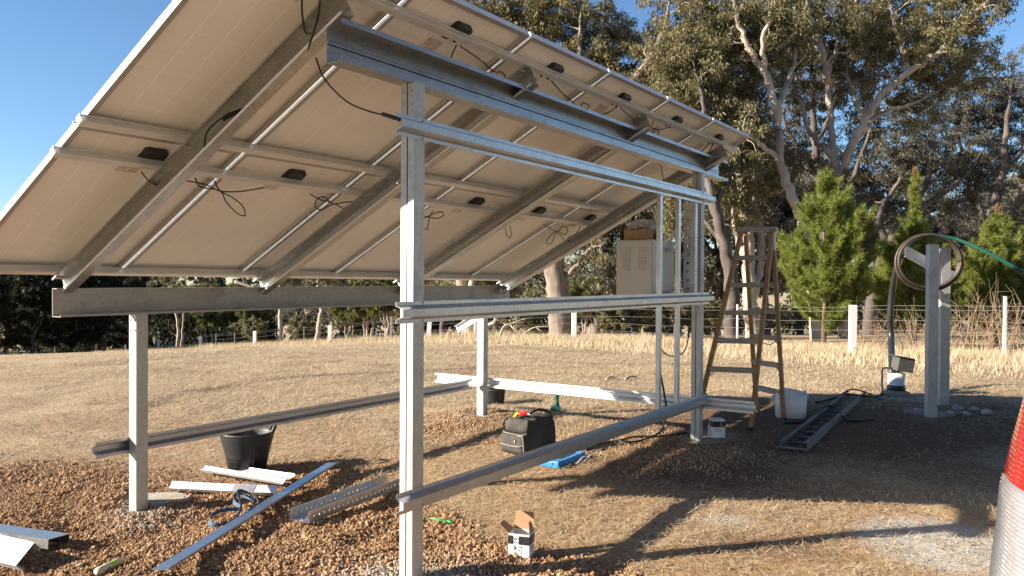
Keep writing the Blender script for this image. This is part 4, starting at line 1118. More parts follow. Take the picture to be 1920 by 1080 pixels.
# cables by the studs
P = spline([dp(1238, 560, 8.0), dp(1236, 620, 8.0), dp(1240, 655, 8.0), dp(1262, 668, 8.0), dp(1285, 655, 8.0), dp(1293, 610, 8.0), dp(1294, 560, 8.0)], 8)
tag(MB().tube(P, .006, 8).build('looped_cable', M['cable']), 'black cable hanging in a loop between the studs and the far post', 'cable')
P = spline([dp(1233, 600, 7.9), dp(1236, 680, 7.9), dp(1244, 730, 8.0), dp(1249, 765, 8.0), at(1245, 800) + Zv * .03, at(1230, 818) + Zv * .02, at(1190, 832) + Zv * .02, at(1150, 828) + Zv * .02], 8)
tag(MB().tube(P, .010, 8).build('stud_cable', M['cable']), 'black cable dropping past the studs and trailing over the dirt', 'cable')
P = spline([at(*q) + Zv * .015 for q in ((1095, 838), (1140, 834), (1190, 822), (1240, 821), (1290, 814))], 8)
tag(MB().tube(P, .011, 8).build('ground_cable', M['cable']), 'black cable lying on the shaded dirt near the far post', 'cable')

# ------------------------------------------------------------------ paddock fence
FD = np.array([-.957, .288]); FD /= np.linalg.norm(FD)
def fpt(t): p_ = np.array([1.47, 17.66]) + FD * t; return np.array([p_[0], p_[1], float(ground_h(p_[0], p_[1]))])
fence = empty('paddock_fence', fpt(0), 0, 'post and wire paddock fence with white posts running behind the dry grass', 'fence')
fo = np.array(fence.location)
def along(px):
    """fence station under a photo column"""
    r_ = AXF + AXR * (px - 960) / FPX; A_ = np.array([[r_[0], -FD[0]], [r_[1], -FD[1]]]); q_ = np.array([1.47, 17.66]) - CAM[:2]
    return float(np.linalg.solve(A_, q_)[1])
for px_, h_, mt, w_, lean in ((1600, 1.18, 'fence_white', .17, .0), (1077, 1.18, 'fence_white', .17, .0), (803, 1.10, 'fence_white', .18, .10), (618, 1.15, 'fence_white', .2, .06), (478, 1.15, 'fence_white', .2, 0), (376, 1.1, 'fence_white', .2, 0), (297, 1.15, 'fence_white', .2, 0),
                              (196, 1.1, 'fence_wood', .15, 0), (180, 1.1, 'fence_wood', .18, .03), (235, 1.0, 'fence_wood', .12, 0), (733, 1.3, 'fence_wood', .12, .05), (2080, 1.15, 'fence_white', .17, 0)):
    p_ = fpt(along(px_)) - fo; b = MB(); top = p_ + np.array([lean, 0, h_])
    b.box((p_ + top) / 2 - Zv * .1, (w_, w_ * .7, h_ + .2), vx, vy, (top - p_) / np.linalg.norm(top - p_)); b.build('post', M[mt], fence, .012)
for px_ in (1885, 1383, 968, 893, 570, 525, 440, 405, 345, 322, 312, 274, 1232, 1740):
    p_ = fpt(along(px_)) - fo; b = MB(); h_ = 1.35 if px_ == 1885 else 1.2
    b.box(p_ + Zv * (h_ / 2 - .1), (.045 if px_ != 1885 else .06, .035, h_ + .2), vx, vy, Zv); b.build('picket', M['fence_white' if px_ in (1885, 1383) else 'fence_wood'], fence)
ts = np.linspace(-16, 66, 60)
for hh in (.32, .56, .80, 1.04, 1.14):
    P = np.array([fpt(t) - fo + Zv * (hh + .012 * math.sin(t * 2.1 + hh * 9)) for t in ts])
    MB().tube(P, .0024, 5).build('wire', M['wire'], fence)

# ------------------------------------------------------------------ trees
def bark_mat(name, a, b_, c_):
    q = NT(name); c = q.coord('Object', (1, 1, .25)); n = q.noise(c, 6, 5, .65); n2 = q.noise(q.coord('Object'), 1.1, 3)
    col = q.ramp(q.math('MULTIPLY_ADD', n2, .45, q.math('MULTIPLY', n, .6)), [(.35, a), (.55, b_), (.72, c_)])
    q.set(Base_Color=col, Roughness=.85); q.bump(n, .5, .04); return q.m
M['bark_pale'] = bark_mat('pale_gum_bark', (.17, .13, .11), (.40, .34, .28), (.54, .47, .40))
M['bark_tan'] = bark_mat('tan_gum_bark', (.10, .075, .06), (.24, .19, .15), (.36, .30, .24))
M['bark_dark'] = bark_mat('dark_gum_bark', (.045, .036, .032), (.10, .08, .07), (.20, .17, .15))
M['bark_pine'] = bark_mat('pine_bark', (.10, .07, .045), (.19, .13, .08), (.26, .19, .12))
def leafmat(name, st): return island_mat(name, st, rough=.5, transl=.38)
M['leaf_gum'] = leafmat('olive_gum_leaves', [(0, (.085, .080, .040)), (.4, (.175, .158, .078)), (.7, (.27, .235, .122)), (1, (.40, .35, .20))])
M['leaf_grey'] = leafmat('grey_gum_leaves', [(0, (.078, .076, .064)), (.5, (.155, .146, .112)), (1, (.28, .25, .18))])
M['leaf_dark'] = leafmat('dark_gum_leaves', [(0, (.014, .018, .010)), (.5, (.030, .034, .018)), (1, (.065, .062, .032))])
M['leaf_wattle'] = leafmat('yellow_green_leaves', [(0, (.07, .075, .022)), (.5, (.125, .125, .038)), (1, (.20, .18, .065))])
M['needle'] = island_mat('bright_pine_needles', [(0, (.12, .155, .028)), (.5, (.215, .255, .055)), (1, (.34, .345, .11))], rough=.5, transl=.4)
M['needle_dry'] = island_mat('brown_pine_shoot', [(0, (.20, .10, .045)), (1, (.34, .20, .10))], rough=.7, transl=.2)

def leaf_cloud(C, R, n, L, W, r, flat=.75, droop=.75):
    """diamond leaves round cluster centres C (m,3), radii R (m)"""
    m = len(C); k = np.repeat(np.arange(m), n); N = len(k)
    g = r.normal(size=(N, 3)); g /= np.linalg.norm(g, axis=1)[:, None]
    g *= (r.random(N) ** .45)[:, None]; g[:, 2] *= flat
    # a few tighter sprays inside each cluster leave gaps between them
    sub = r.normal(size=(m, 7, 3)) * .55; sub[:, :, 2] *= flat
    pick = sub[k, r.integers(0, 7, N)]
    P = C[k] + (g * .50 + pick * .62) * R[k][:, None]
    d = r.normal(size=(N, 3)) * .6; d[:, 2] -= droop; d /= np.linalg.norm(d, axis=1)[:, None]
    s_ = np.cross(d, r.normal(size=(N, 3))); s_ /= np.linalg.norm(s_, axis=1)[:, None] + 1e-9
    l = (L * r.uniform(.6, 1.35, N))[:, None]; w_ = (W * r.uniform(.6, 1.3, N))[:, None]
    V = np.stack([P, P + d * l * .45 + s_ * w_ * .5, P + d * l, P + d * l * .45 - s_ * w_ * .5], 1).reshape(-1, 3)
    F = np.arange(N)[:, None] * 4 + np.arange(4)[None]
    return V, F

def gum(root, limbs, clusters, leafm, barkm, label, seed, n=125, L=.155, W=.042, group=None, name='gum_tree', cat='tree', R0=(.28, .58)):
    """limbs: list of (points, r0, r1) in world; clusters: (m,3) world"""
    r = np.random.default_rng(seed); root = np.asarray(root, float)
    t = empty(name, root, 0, label, cat, group)
    b = MB(); nodes = []; rads = []
    for pts, r0, r1 in limbs:
        P = spline(pts, 6); P = P + np.concatenate([[[0, 0, 0]], r.normal(0, .03, (len(P) - 1, 3))])
        rr_ = np.interp(np.linspace(0, 1, len(P)), [0, .75, 1], [r0, r1 + (r0 - r1) * .25, min(r1, .022)]) * (1 + r.normal(0, .04, len(P)))
        b.tube(P - root, rr_, 9); nodes += list(P[3:]); rads += list(rr_[3:])
    nodes = np.array(nodes); rads = np.array(rads)
    cl = np.asarray(clusters, float)
    tips = []
    for pts, r0, r1 in limbs:
        e = np.array(pts[-1], float); d = e - np.array(pts[-2], float); sc_ = .55 if np.max(cl[:, 2]) - root[2] > 5 else .25
        for k_ in range(7): tips.append(e - d * r.uniform(0, .55) + r.normal(0, sc_, 3))
    cl = np.vstack([cl, tips])
    # boughs reach out to the leaf clusters, the nearest first so later ones fork off earlier ones
    order = np.argsort([np.min(np.linalg.norm(nodes - c, axis=1)) for c in cl])
    for i in order:
        c = cl[i]; d = np.linalg.norm(nodes - c, axis=1) + np.maximum(0, nodes[:, 2] - c[2]) * .8 + (rads < .02) * .3
        j = int(np.argmin(d)); A = nodes[j]; D = c - A; ln = np.linalg.norm(D)
        if ln < .15: continue
        mid1 = A + D * .35 + r.normal(0, .09, 3) * ln + np.array([0, 0, .06 * ln]); mid2 = A + D * .7 + r.normal(0, .07, 3) * ln + np.array([0, 0, .05 * ln])
        P = spline([A, mid1, mid2, c], 3); r0 = min(rads[j] * .8, .024 + .020 * ln)
        rr_ = np.linspace(r0, .009, len(P)); b.tube(P - root, rr_, 5, False)
        nodes = np.vstack([nodes, P[2:]]); rads = np.concatenate([rads, rr_[2:]])
    b.build('trunk', M[barkm], t)
    V, F = leaf_cloud(cl - root, r.uniform(R0[0], R0[1], len(cl)), n, L, W, r)
    mesh_np('crown', V, F, M[leafm], t)
    return t
def blobs(lst, r):
    """cluster centres inside picture-sized balls: (px, py, depth, radius px, count)"""
    out = []
    for px, py, z, rp, n in lst:
        n = int(n * 2.3) + 1; rp = rp * 1.2
        c = dp(px, py, z); R = rp * z / FPX
        g = r.normal(size=(n, 3)); g /= np.linalg.norm(g, axis=1)[:, None]; g *= (r.random(n) ** .5)[:, None]
        q = g * R * np.array([1, 1, .85]); dq = q @ AXF; q = q + AXF * np.where(dq < -.25 * R, -2 * dq * .8, 0)[:, None]   # leaves hang mostly beyond the boughs
        out.append(c + q + AXF * .5)
    return np.concatenate(out)
r_ = np.random.default_rng(31)
def limb(pts, z, r0, r1, dz=0):
    """picture line at depth z -> limb, its upper end dz nearer or farther"""
    n = len(pts); return ([dp(x, y, z + dz * i / max(1, n - 1)) for i, (x, y) in enumerate(pts)], r0, r1)
def foot(px, z): 
    g = gz(px, z); return g - Zv * .15
def base(px, z, nxt): return [foot(px, z)] + nxt

# the forked gum with the long right limb
z = 30
tr0, a0, b0 = limb([(1580, 470), (1577, 380), (1572, 330)], z, .40, .34)
gum(foot(1588, z), [(base(1588, z, tr0), .31, .22),
     limb([(1572, 335), (1564, 280), (1556, 210), (1552, 150), (1572, 85), (1600, 25), (1618, -60), (1640, -140)], z, .155, .04, 1.5),
     limb([(1553, 155), (1540, 90), (1520, 30), (1505, -50)], z, .15, .05, -1.5),
     limb([(1574, 335), (1596, 275), (1625, 220), (1656, 175), (1700, 138), (1755, 102), (1800, 55), (1850, 5), (1885, -50)], z, .175, .05, -2),
     limb([(1700, 138), (1690, 80), (1672, 20), (1665, -60)], z - .8, .13, .04, 1), limb([(1625, 220), (1600, 180), (1590, 120), (1610, 60)], z, .12, .04, 2),
     limb([(1604, 262), (1650, 215), (1720, 190), (1790, 150)], z, .10, .03, 1.5), limb([(1568, 300), (1520, 250), (1500, 190), (1480, 120)], z, .13, .04, 2)],
    blobs([(1560, 30, z, 110, 40), (1640, 50, z, 110, 40), (1720, 60, z - 1, 100, 38), (1800, 40, z - 2, 80, 26), (1860, 0, z - 2, 60, 16), (1500, 110, z + 1, 95, 30), (1610, 140, z + 1, 70, 16),
           (1740, 170, z + 1, 60, 14), (1600, -60, z, 130, 30), (1740, -60, z, 120, 26), (1480, 30, z, 80, 20), (1840, 110, z + 1, 60, 14), (1770, 110, z, 70, 14)], r_),
    'leaf_gum', 'bark_pale', 'large pale limbed gum that forks just above the bright pine', 41)
# the leaning gum to its left
z = 27
gum(foot(1532, z), [(base(1532, z, [dp(1519, 470, z), dp(1508, 425, z), dp(1488, 378, z), dp(1464, 305, z), dp(1458, 220, z), dp(1440, 150, z), dp(1412, 105, z), dp(1387, 50, z), dp(1372, -20, z), dp(1350, -90, z)]), .21, .06),
     limb([(1462, 300), (1440, 282), (1415, 262), (1392, 240)], z, .11, .03, -1.5), limb([(1456, 200), (1480, 150), (1490, 90), (1480, 20)], z, .12, .03, 1.5), limb([(1440, 150), (1430, 90), (1445, 30), (1450, -40)], z, .11, .03, -1)],
    blobs([(1400, 20, z, 90, 34), (1450, 70, z, 80, 26), (1370, 110, z, 75, 24), (1330, 60, z, 70, 20), (1395, 190, z, 60, 15), (1420, 250, z, 60, 14), (1380, -60, z, 100, 20), (1450, 330, z, 45, 8)], r_),
    'leaf_gum', 'bark_pale', 'slender pale gum leaning left above the step ladder', 42)
z = 36
gum(foot(1545, z), [(base(1545, z, [dp(1548, 560, z), dp(1545, 450, z), dp(1540, 340, z), dp(1528, 270, z), dp(1525, 190, z), dp(1530, 100, z)]), .36, .07),
     limb([(1540, 345), (1500, 290), (1470, 230), (1455, 160)], z, .17, .04), limb([(1545, 430), (1590, 350), (1620, 280), (1640, 200)], z, .17, .04), limb([(1528, 270), (1560, 210), (1575, 140)], z, .13, .04)],
    blobs([(1500, 210, z, 60, 12), (1545, 170, z, 60, 12), (1600, 250, z, 55, 10), (1640, 210, z, 55, 10), (1470, 260, z, 50, 9), (1530, 300, z, 50, 7), (1600, 330, z, 50, 7), (1560, 90, z, 80, 16), (1660, 280, z, 45, 6), (1690, 230, z, 50, 7)], r_),
    'leaf_grey', 'bark_dark', 'dark stemmed gum standing behind the fork of the pale gum', 49)
# dark trunks behind the ladder
z = 26
gum(foot(1372, z), [(base(1372, z, [dp(1371, 520, z), dp(1356, 450, z), dp(1338, 385, z), dp(1326, 330, z), dp(1312, 270, z), dp(1318, 190, z), dp(1300, 110, z)]), .25, .06),
     limb([(1360, 460), (1325, 420), (1300, 395), (1280, 370)], z, .10, .03, 1), limb([(1338, 385), (1370, 330), (1385, 280), (1380, 220)], z, .12, .04, 1)],
    blobs([(1300, 150, z, 70, 22), (1345, 210, z, 70, 22), (1310, 260, z, 60, 18), (1380, 300, z, 60, 16), (1345, 330, z + 1, 45, 8), (1280, 400, z + 1, 45, 9), (1400, 380, z + 1, 45, 8), (1290, 90, z, 70, 16)], r_),
    'leaf_gum', 'bark_dark', 'dark trunked gum leaning left between the far post and the ladder', 43)
z = 29
gum(foot(1412, z), [(base(1412, z, [dp(1405, 540, z), dp(1404, 470, z), dp(1396, 400, z), dp(1388, 320, z), dp(1380, 240, z), dp(1392, 150, z)]), .28, .06),
     limb([(1409, 560), (1428, 490), (1424, 420), (1412, 350), (1420, 270)], z, .17, .05, .5), limb([(1405, 500), (1380, 440), (1372, 380)], z, .14, .05, .8)],
    blobs([(1410, 260, z, 60, 16), (1440, 350, z, 55, 14), (1375, 360, z + 1, 50, 10), (1440, 420, z + 1, 50, 12), (1480, 300, z + 1, 60, 14), (1400, 160, z, 70, 16)], r_),
    'leaf_grey', 'bark_pale', 'pale multi stemmed gum seen through the ladder steps', 44)
# the broad gum behind the array
z = 29
gum(foot(1052, z), [(base(1052, z, [dp(1048, 560, z), dp(1040, 500, z), dp(1036, 420, z), dp(1042, 330, z), dp(1060, 230, z), dp(1080, 130, z), dp(1090, 20, z)]), .46, .12),
     limb([(1040, 420), (1000, 300), (960, 180), (930, 60), (920, -60)], z, .26, .06, 1.5), limb([(1045, 330), (1120, 230), (1190, 150), (1240, 70), (1260, -10)], z, .25, .05, -1.5),
     limb([(1060, 240), (1150, 200), (1220, 190), (1290, 200)], z, .16, .04, 1.5), limb([(1056, 520), (1082, 498), (1100, 470), (1140, 455)], z, .10, .03, -1), limb([(1080, 130), (1130, 60), (1150, -30)], z, .16, .04, 1)],
    blobs([(930, 40, z, 90, 34), (1010, 40, z, 90, 36), (1090, 80, z, 95, 40), (1160, 130, z, 90, 36), (1230, 170, z - 1, 75, 28), (1270, 110, z - 1, 75, 28), (1140, 60, z + 1, 60, 18), (1250, 60, z, 50, 12), (1180, 220, z, 70, 20), (1330, 170, z + 2, 70, 16), (1210, 250, z + 2, 60, 12),
           (1290, 220, z - 1, 55, 14), (900, -20, z, 90, 20), (1000, -50, z, 100, 22), (1100, -50, z, 70, 12), (1290, 20, z, 55, 12)], r_),
    'leaf_gum', 'bark_tan', 'broad gum with a thick pale trunk rising behind the panels', 45)
z = 34
gum(foot(884, z), [(base(884, z, [dp(878, 580, z), dp(866, 530, z), dp(850, 450, z), dp(845, 330, z), dp(860, 200, z)]), .36, .08), (base(900, z - .4, [dp(896, 590, z - .4), dp(884, 545, z - .4), dp(886, 470, z), dp(900, 380, z)]), .24, .06),
                   limb([(893, 630), (925, 605), (950, 588), (975, 560)], z - 1, .13, .06)],
    blobs([(900, 520, z, 40, 8), (940, 540, z, 40, 9), (830, 500, z, 50, 8), (860, 330, z, 90, 16), (880, 120, z, 90, 22), (820, 20, z, 90, 18)], r_), 'leaf_gum', 'bark_pale', 'twin trunked pale gum beyond the back post', 46)
# trees along the right
z = 35
gum(foot(1630, z), [(base(1630, z, [dp(1640, 540, z), dp(1665, 465, z), dp(1705, 400, z), dp(1755, 370, z), dp(1810, 330, z), dp(1850, 270, z)]), .30, .05), limb([(1665, 465), (1650, 400), (1690, 330), (1720, 270)], z, .16, .04, 1), limb([(1705, 400), (1740, 340), (1740, 290)], z, .12, .04, -1)],
    blobs([(1700, 300, z, 60, 20), (1760, 290, z, 75, 26), (1820, 290, z, 70, 24), (1860, 330, z, 60, 18), (1780, 370, z, 50, 12), (1650, 340, z + 1, 45, 12), (1700, 400, z + 2, 60, 14)], r_),
    'leaf_grey', 'bark_dark', 'gum with a dark slanting trunk and dull grey brown crown at the right', 47)
z = 40
gum(foot(1850, z), [(base(1850, z, [dp(1848, 520, z), dp(1855, 420, z), dp(1880, 320, z), dp(1890, 220, z), dp(1900, 130, z)]), .34, .06), limb([(1880, 320), (1930, 270), (1980, 220)], z, .16, .04), limb([(1855, 430), (1820, 350), (1800, 270), (1790, 200)], z, .16, .04, 1.5)],
    blobs([(1880, 150, z, 75, 30), (1810, 215, z, 55, 18), (1930, 210, z, 80, 30), (1900, 270, z, 60, 18), (1950, 330, z, 70, 20), (1960, 150, z, 50, 10), (1900, 410, z, 70, 18), (1960, 430, z, 70, 18), (1820, 420, z, 60, 14), (1850, 210, z, 50, 12), (1740, 240, z, 85, 20), (1800, 150, z, 75, 18), (1700, 190, z + 1, 60, 9), (1780, 320, z, 60, 12)], r_),
    'leaf_grey', 'bark_dark', 'tall thin crowned gum at the right edge with sky showing through', 48)

# generic gums, copied along the wood behind
def generic(h, kind, seed, label, group, leafm, barkm, n, L, W, lo):
    r = np.random.default_rng(seed); top = h
    limbs = [([(0, 0, -.3), (r.normal(0, .1), 0, h * .2), (r.normal(0, .3), r.normal(0, .3), h * .5), (r.normal(0, .6), r.normal(0, .6), h * .85)], .022 * h, .03)]
    for i in range(5):
        a = r.uniform(0, 6.28); s0 = h * r.uniform(.2, .5); e = np.array([math.cos(a), math.sin(a), 0]) * h * r.uniform(.15, .28)
        limbs.append(([(0, 0, s0), tuple(e * .4 + np.array([0, 0, s0 + h * .12])), tuple(e + np.array([0, 0, s0 + h * .34]))], .011 * h, .025))
    if kind == 'multi':
        limbs += [([(.15 * i, .1, -.2), (.3 * i, .2 * i, h * .35), (.4 * i, .3, h * .7)], .012 * h, .03) for i in (-1, 1)]
    m = {'tall': 85, 'low': 80, 'multi': 34}[kind]
    zz = r.uniform(lo, 1, m) ** (.8) * h; wd = h * .27 * np.sqrt(np.clip(1.15 - (zz / h - .5) ** 2 * 3.0, .1, 1))
    a = r.uniform(0, 6.28, m); q = np.sqrt(r.random(m)) * wd
    C = np.stack([q * np.cos(a), q * np.sin(a), zz], -1)
    return gum((0, 0, 0), limbs, C, leafm, barkm, label, seed, n, L, W, group, R0=(h * .05, h * .10))
def place(src, first, px, z, s=1.0, rot=None, sz=None):
    t = src if first else copy_thing(src)
    g = gz(px, z); t.location = g; t.rotation_euler = (0, 0, rot if rot is not None else random.uniform(0, 6.28)); t.scale = (s, s, (sz or 1) * s)
    return t
tallg = generic(12, 'tall', 101, 'dull olive gum in the shaded back row behind the fence', 'gums in the back row behind the fence', 'leaf_grey', 'bark_dark', 190, .30, .10, .16)
for i, (px, z, s_) in enumerate(((1190, 44, .95), (1270, 40, .80), (1345, 46, 1.0), (1440, 42, .78), (1500, 48, .92), (1575, 43, .72), (1660, 47, .70), (1735, 50, .72), (1800, 46, .62), (1880, 54, .85), (1960, 48, .85), (2040, 44, .9), (2130, 50, 1.1),
                                 (1120, 42, .8), (1000, 47, .9), (930, 52, 1.0), (830, 50, .85), (760, 56, .85), (700, 62, .8), (640, 66, .8), (560, 70, .75))):
    place(tallg, i == 0, px, z, s_)
for i, (x_, y_, s_) in enumerate(((17, 2, 1.1), (20, -6, 1.2), (15, -13, 1.1), (22, 10, 1.2), (24, 1, 1.25), (10, -18, 1.15), (25, -12, 1.3), (19, 18, 1.1), (28, 18, 1.3), (3, -24, 1.2))):  # unseen gums added to cut sky light on the steel
    t = copy_thing(tallg); t.location = (x_, y_, float(terr(x_, y_))); t.rotation_euler = (0, 0, i * 1.7); t.scale = (s_,) * 3
    tag(t, 'unseen gum added beyond the parked car to cut sky light', 'tree', 'unseen gums added beyond the parked car')
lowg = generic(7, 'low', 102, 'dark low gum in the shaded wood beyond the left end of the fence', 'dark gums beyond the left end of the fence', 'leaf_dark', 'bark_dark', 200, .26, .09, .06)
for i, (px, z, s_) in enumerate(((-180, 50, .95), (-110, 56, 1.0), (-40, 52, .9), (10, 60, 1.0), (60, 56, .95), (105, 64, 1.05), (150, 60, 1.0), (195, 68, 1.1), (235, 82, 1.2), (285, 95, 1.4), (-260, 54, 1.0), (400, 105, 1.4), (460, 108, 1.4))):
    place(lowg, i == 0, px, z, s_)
wat = generic(4.6, 'multi', 103, 'small sunlit yellow green tree just behind the fence', 'small sunlit trees behind the left fence', 'leaf_wattle', 'bark_pale', 210, .17, .06, .34)
for i, (px, z, s_) in enumerate(((395, 66, 1.2), (440, 64, 1.15), (480, 62, 1.0), (690, 47, .92), (725, 45, .95), (655, 52, .8), (1100, 33, .55))):
    place(wat, i == 0, px, z, s_)
shr = generic(2.0, 'multi', 104, 'low grey green bush at the foot of the trees behind the fence', 'low bushes behind the fence', 'leaf_gum', 'bark_dark', 150, .14, .05, .08)
for i, (px, z, s_) in enumerate(((450, 60, 1.1), (475, 58, 1.2), (560, 54, 1.1), (1150, 31, .8), (1190, 30, .9), (1225, 32, .9), (770, 41, 1.0), (990, 36, .8), (1330, 30, .8), (1290, 31, .9))):
    place(shr, i == 0, px, z, s_)
# bare pale trunks between the fence and the wood
def bare(px, z, pts, r0, label):
    gum(foot(px, z), [(base(px, z, [dp(x, y, z) for x, y in pts]), r0, r0 * .4)], blobs([(pts[-1][0], pts[-1][1] - 25, z, 45, 10)], r_), 'leaf_gum', 'bark_pale', label, 200 + px, 160, .24, .08)
bare(592, 50, [(598, 610), (602, 585), (597, 545), (594, 500)], .19, 'leaning pale trunked gum left of the near post, behind the fence')
bare(524, 58, [(526, 600), (524, 560), (527, 520)], .22, 'straight grey trunked gum behind the fence below the low beam')
bare(332, 74, [(334, 610), (326, 575), (322, 535)], .17, 'thin pale twin stemmed gum just right of the left post')
bare(338, 73, [(342, 620), (344, 590), (340, 545)], .11, 'thin crooked pale sapling beside the twin stemmed gum')

# far wood closing the view
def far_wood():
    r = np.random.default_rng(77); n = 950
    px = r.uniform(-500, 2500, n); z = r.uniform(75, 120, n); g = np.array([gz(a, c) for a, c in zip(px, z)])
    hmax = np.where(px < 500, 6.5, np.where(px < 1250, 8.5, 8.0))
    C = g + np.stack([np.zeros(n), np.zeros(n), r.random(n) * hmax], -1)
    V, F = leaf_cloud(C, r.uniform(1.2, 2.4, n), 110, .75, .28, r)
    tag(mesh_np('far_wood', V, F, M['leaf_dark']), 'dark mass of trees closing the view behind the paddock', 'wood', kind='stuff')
far_wood()

# young pines
def pine(px, z, ytop, prof, label, seed, dry=0.0, nee=42):
    r = np.random.default_rng(seed); g = gz(px, z); m_ = z / FPX
    gy_ = 522.5 + (CAM[2] - g[2]) / m_
    H_ = (gy_ - ytop) * m_
    t = empty('pine_tree', g, 0, label, 'tree', 'young pines behind the fence')
    b = MB(); b.tube([(0, 0, -.1), (.03, .02, H_ * .3), (-.02, .03, H_ * .65), (.02, 0, H_ * .98)], [.075, .06, .035, .010], 8)
    ys = [p[0] for p in prof][::-1]; ws = [p[1] for p in prof][::-1]
    A = []; D = []
    zz = .5
    while zz < H_ * .97:
        y = gy_ - zz / m_; wd = np.interp(y, ys, ws) * m_
        for i in range(r.integers(4, 8)):
            a = r.uniform(0, 6.28); L = wd * r.uniform(.55, 1.15)
            if L < .04: continue
            d = np.array([math.cos(a), math.sin(a), 0]); P = spline([(0, 0, zz), d * L * .4 + Zv * (zz + .10 * L), d * L * .8 + Zv * (zz + .34 * L), d * L + Zv * (zz + .60 * L)], 4)
            b.tube(P, np.linspace(.014, .005, len(P)), 5, False)
            def needles(P, k0):
                for j in range(k0, len(P) - 1):
                    seg = P[j + 1] - P[j]; sl = np.linalg.norm(seg); kk = int(nee * sl / .12) + 3
                    u = r.random(kk)[:, None]; A.append(P[j] + seg * u); D.append(np.repeat(seg[None] / sl, kk, 0))
            needles(P, 2 if L > .4 else 0)
            for sct in range(int(L / .13)):
                j = r.integers(3, len(P) - 1); dd = P[j + 1] - P[j]; dd /= np.linalg.norm(dd); sd_ = r.normal(size=3); sd_ -= dd * (sd_ @ dd); sd_ /= np.linalg.norm(sd_)
                e = dd * .75 + sd_ * .65 + Zv * .30; e /= np.linalg.norm(e); l2 = r.uniform(.18, .42) * min(1, .35 + L)
                Q = spline([P[j], P[j] + e * l2 * .5, P[j] + e * l2 + Zv * l2 * .15], 2); b.tube(Q, np.linspace(.006, .003, len(Q)), 4, False); needles(Q, 0)
        zz += r.uniform(.14, .26)
    b.build('trunk', M['bark_pine'], t)
    # leader
    zl = np.linspace(H_ * .70, H_, 70)
    A.append(np.repeat(np.stack([0 * zl, 0 * zl, zl], -1), 7, 0)); D.append(np.repeat(Zv[None], 490, 0))
    A = np.concatenate(A); D = np.concatenate(D); N = len(A)
    e = D * .8 + r.normal(size=(N, 3)) * .55; e /= np.linalg.norm(e, axis=1)[:, None]; s_ = np.cross(e, r.normal(size=(N, 3))); s_ /= np.linalg.norm(s_, axis=1)[:, None]
    l = r.uniform(.10, .22, N)[:, None]; w_ = .0085
    V = np.stack([A - s_ * w_, A + s_ * w_, A + e * l], 1).reshape(-1, 3)
    mesh_np('crown', V, np.arange(N)[:, None] * 3 + np.arange(3)[None], M['needle'], t)
    if dry:
        k = 160; zl = r.uniform(H_ - dry, H_ + .05, k); e = r.normal(size=(k, 3)) * .45 + Zv; e /= np.linalg.norm(e, axis=1)[:, None]; A = np.stack([0 * zl, 0 * zl, zl], -1)
        s_ = np.cross(e, r.normal(size=(k, 3))); s_ /= np.linalg.norm(s_, axis=1)[:, None]
        V = np.stack([A - s_ * .014, A + s_ * .014, A + e * r.uniform(.1, .22, k)[:, None]], 1).reshape(-1, 3)
        mesh_np('brown_tip', V, np.arange(k)[:, None] * 3 + np.arange(3)[None], M['needle_dry'], t)
    return t
pine(1545, 21.5, 316, [(640, 18), (610, 55), (570, 84), (520, 92), (470, 80), (430, 58), (400, 38), (370, 22), (340, 11), (318, 3)], 'largest young pine, bright green and dense, right of the step ladder', 1)
pine(1714, 22.5, 316, [(640, 20), (610, 55), (570, 78), (540, 76), (505, 54), (470, 34), (440, 20), (410, 9), (380, 6), (340, 6), (316, 3)], 'young pine with a tall bare brown tipped leader behind the pipe coil', 2, .45)
pine(1868, 24, 388, [(640, 30), (610, 60), (570, 74), (530, 66), (490, 50), (450, 30), (420, 15), (390, 4)], 'young pine right of the bore posts under the green pipe', 3, .2)
pine(1945, 23, 430, [(640, 20), (600, 38), (550, 38), (500, 26), (460, 12), (430, 3)], 'young pine cut off by the right edge of the picture', 4)

# dry twiggy shrubs and fallen branches by the fence
def twigs(px, z, w_, h, n, label, seed, mat='twig', name='dry_shrub', grp='dry twiggy shrubs along the right fence'):
    r = np.random.default_rng(seed); g = gz(px, z); b = MB()
    for i in range(n):
        a = r.uniform(0, 6.28); o = np.array([r.normal(0, w_ * .25), r.normal(0, w_ * .25), 0]); d = np.array([math.cos(a), math.sin(a), 0]) * r.uniform(.1, w_ * .6)
        hh = h * r.uniform(.5, 1.1); P = spline([o, o + d * .4 + Zv * hh * .5 + r.normal(0, .06, 3), o + d + Zv * hh + r.normal(0, .1, 3)], 4); b.tube(P, np.linspace(.012, .003, len(P)), 4, False)
        for j in range(4):
            q = P[r.integers(3, len(P))]; e = r.normal(size=3) * .25 + Zv * .15; b.tube([q, q + e * .5 + r.normal(0, .02, 3), q + e], [.004, .003, .002], 3, False)
    return tag(b.build(name, M[mat], None, M=Matrix.Translation(g)), label, 'shrub', grp)
for i, (px, z, w_, h, n) in enumerate(((1800, 18.6, 1.0, 1.0, 22), (1850, 18.2, 1.2, 1.2, 30), (1910, 18.0, 1.3, 1.3, 30), (1960, 17.6, 1.2, 1.3, 20), (1640, 20.6, 1.0, .8, 30), (1730, 19.6, .8, .9, 24))):
    twigs(px, z, w_, h, n, 'brown leafless twiggy shrub in the long grass at the right fence', 300 + i)
def branch(pts, z, r0, label, seed):
    r = np.random.default_rng(seed); P = spline([dp(x, y, z) for x, y in pts], 6); b = MB(); b.tube(P, np.linspace(r0, r0 * .3, len(P)), 7)
    for j in range(6):
        q = P[r.integers(4, len(P) - 2)]; e = r.normal(size=3) * .4; b.tube([q, q + e * .5 + r.normal(0, .05, 3), q + e], [r0 * .4, r0 * .3, .008], 5)
    tag(b.build('fallen_branch', M['deadwood']), label, 'branch')
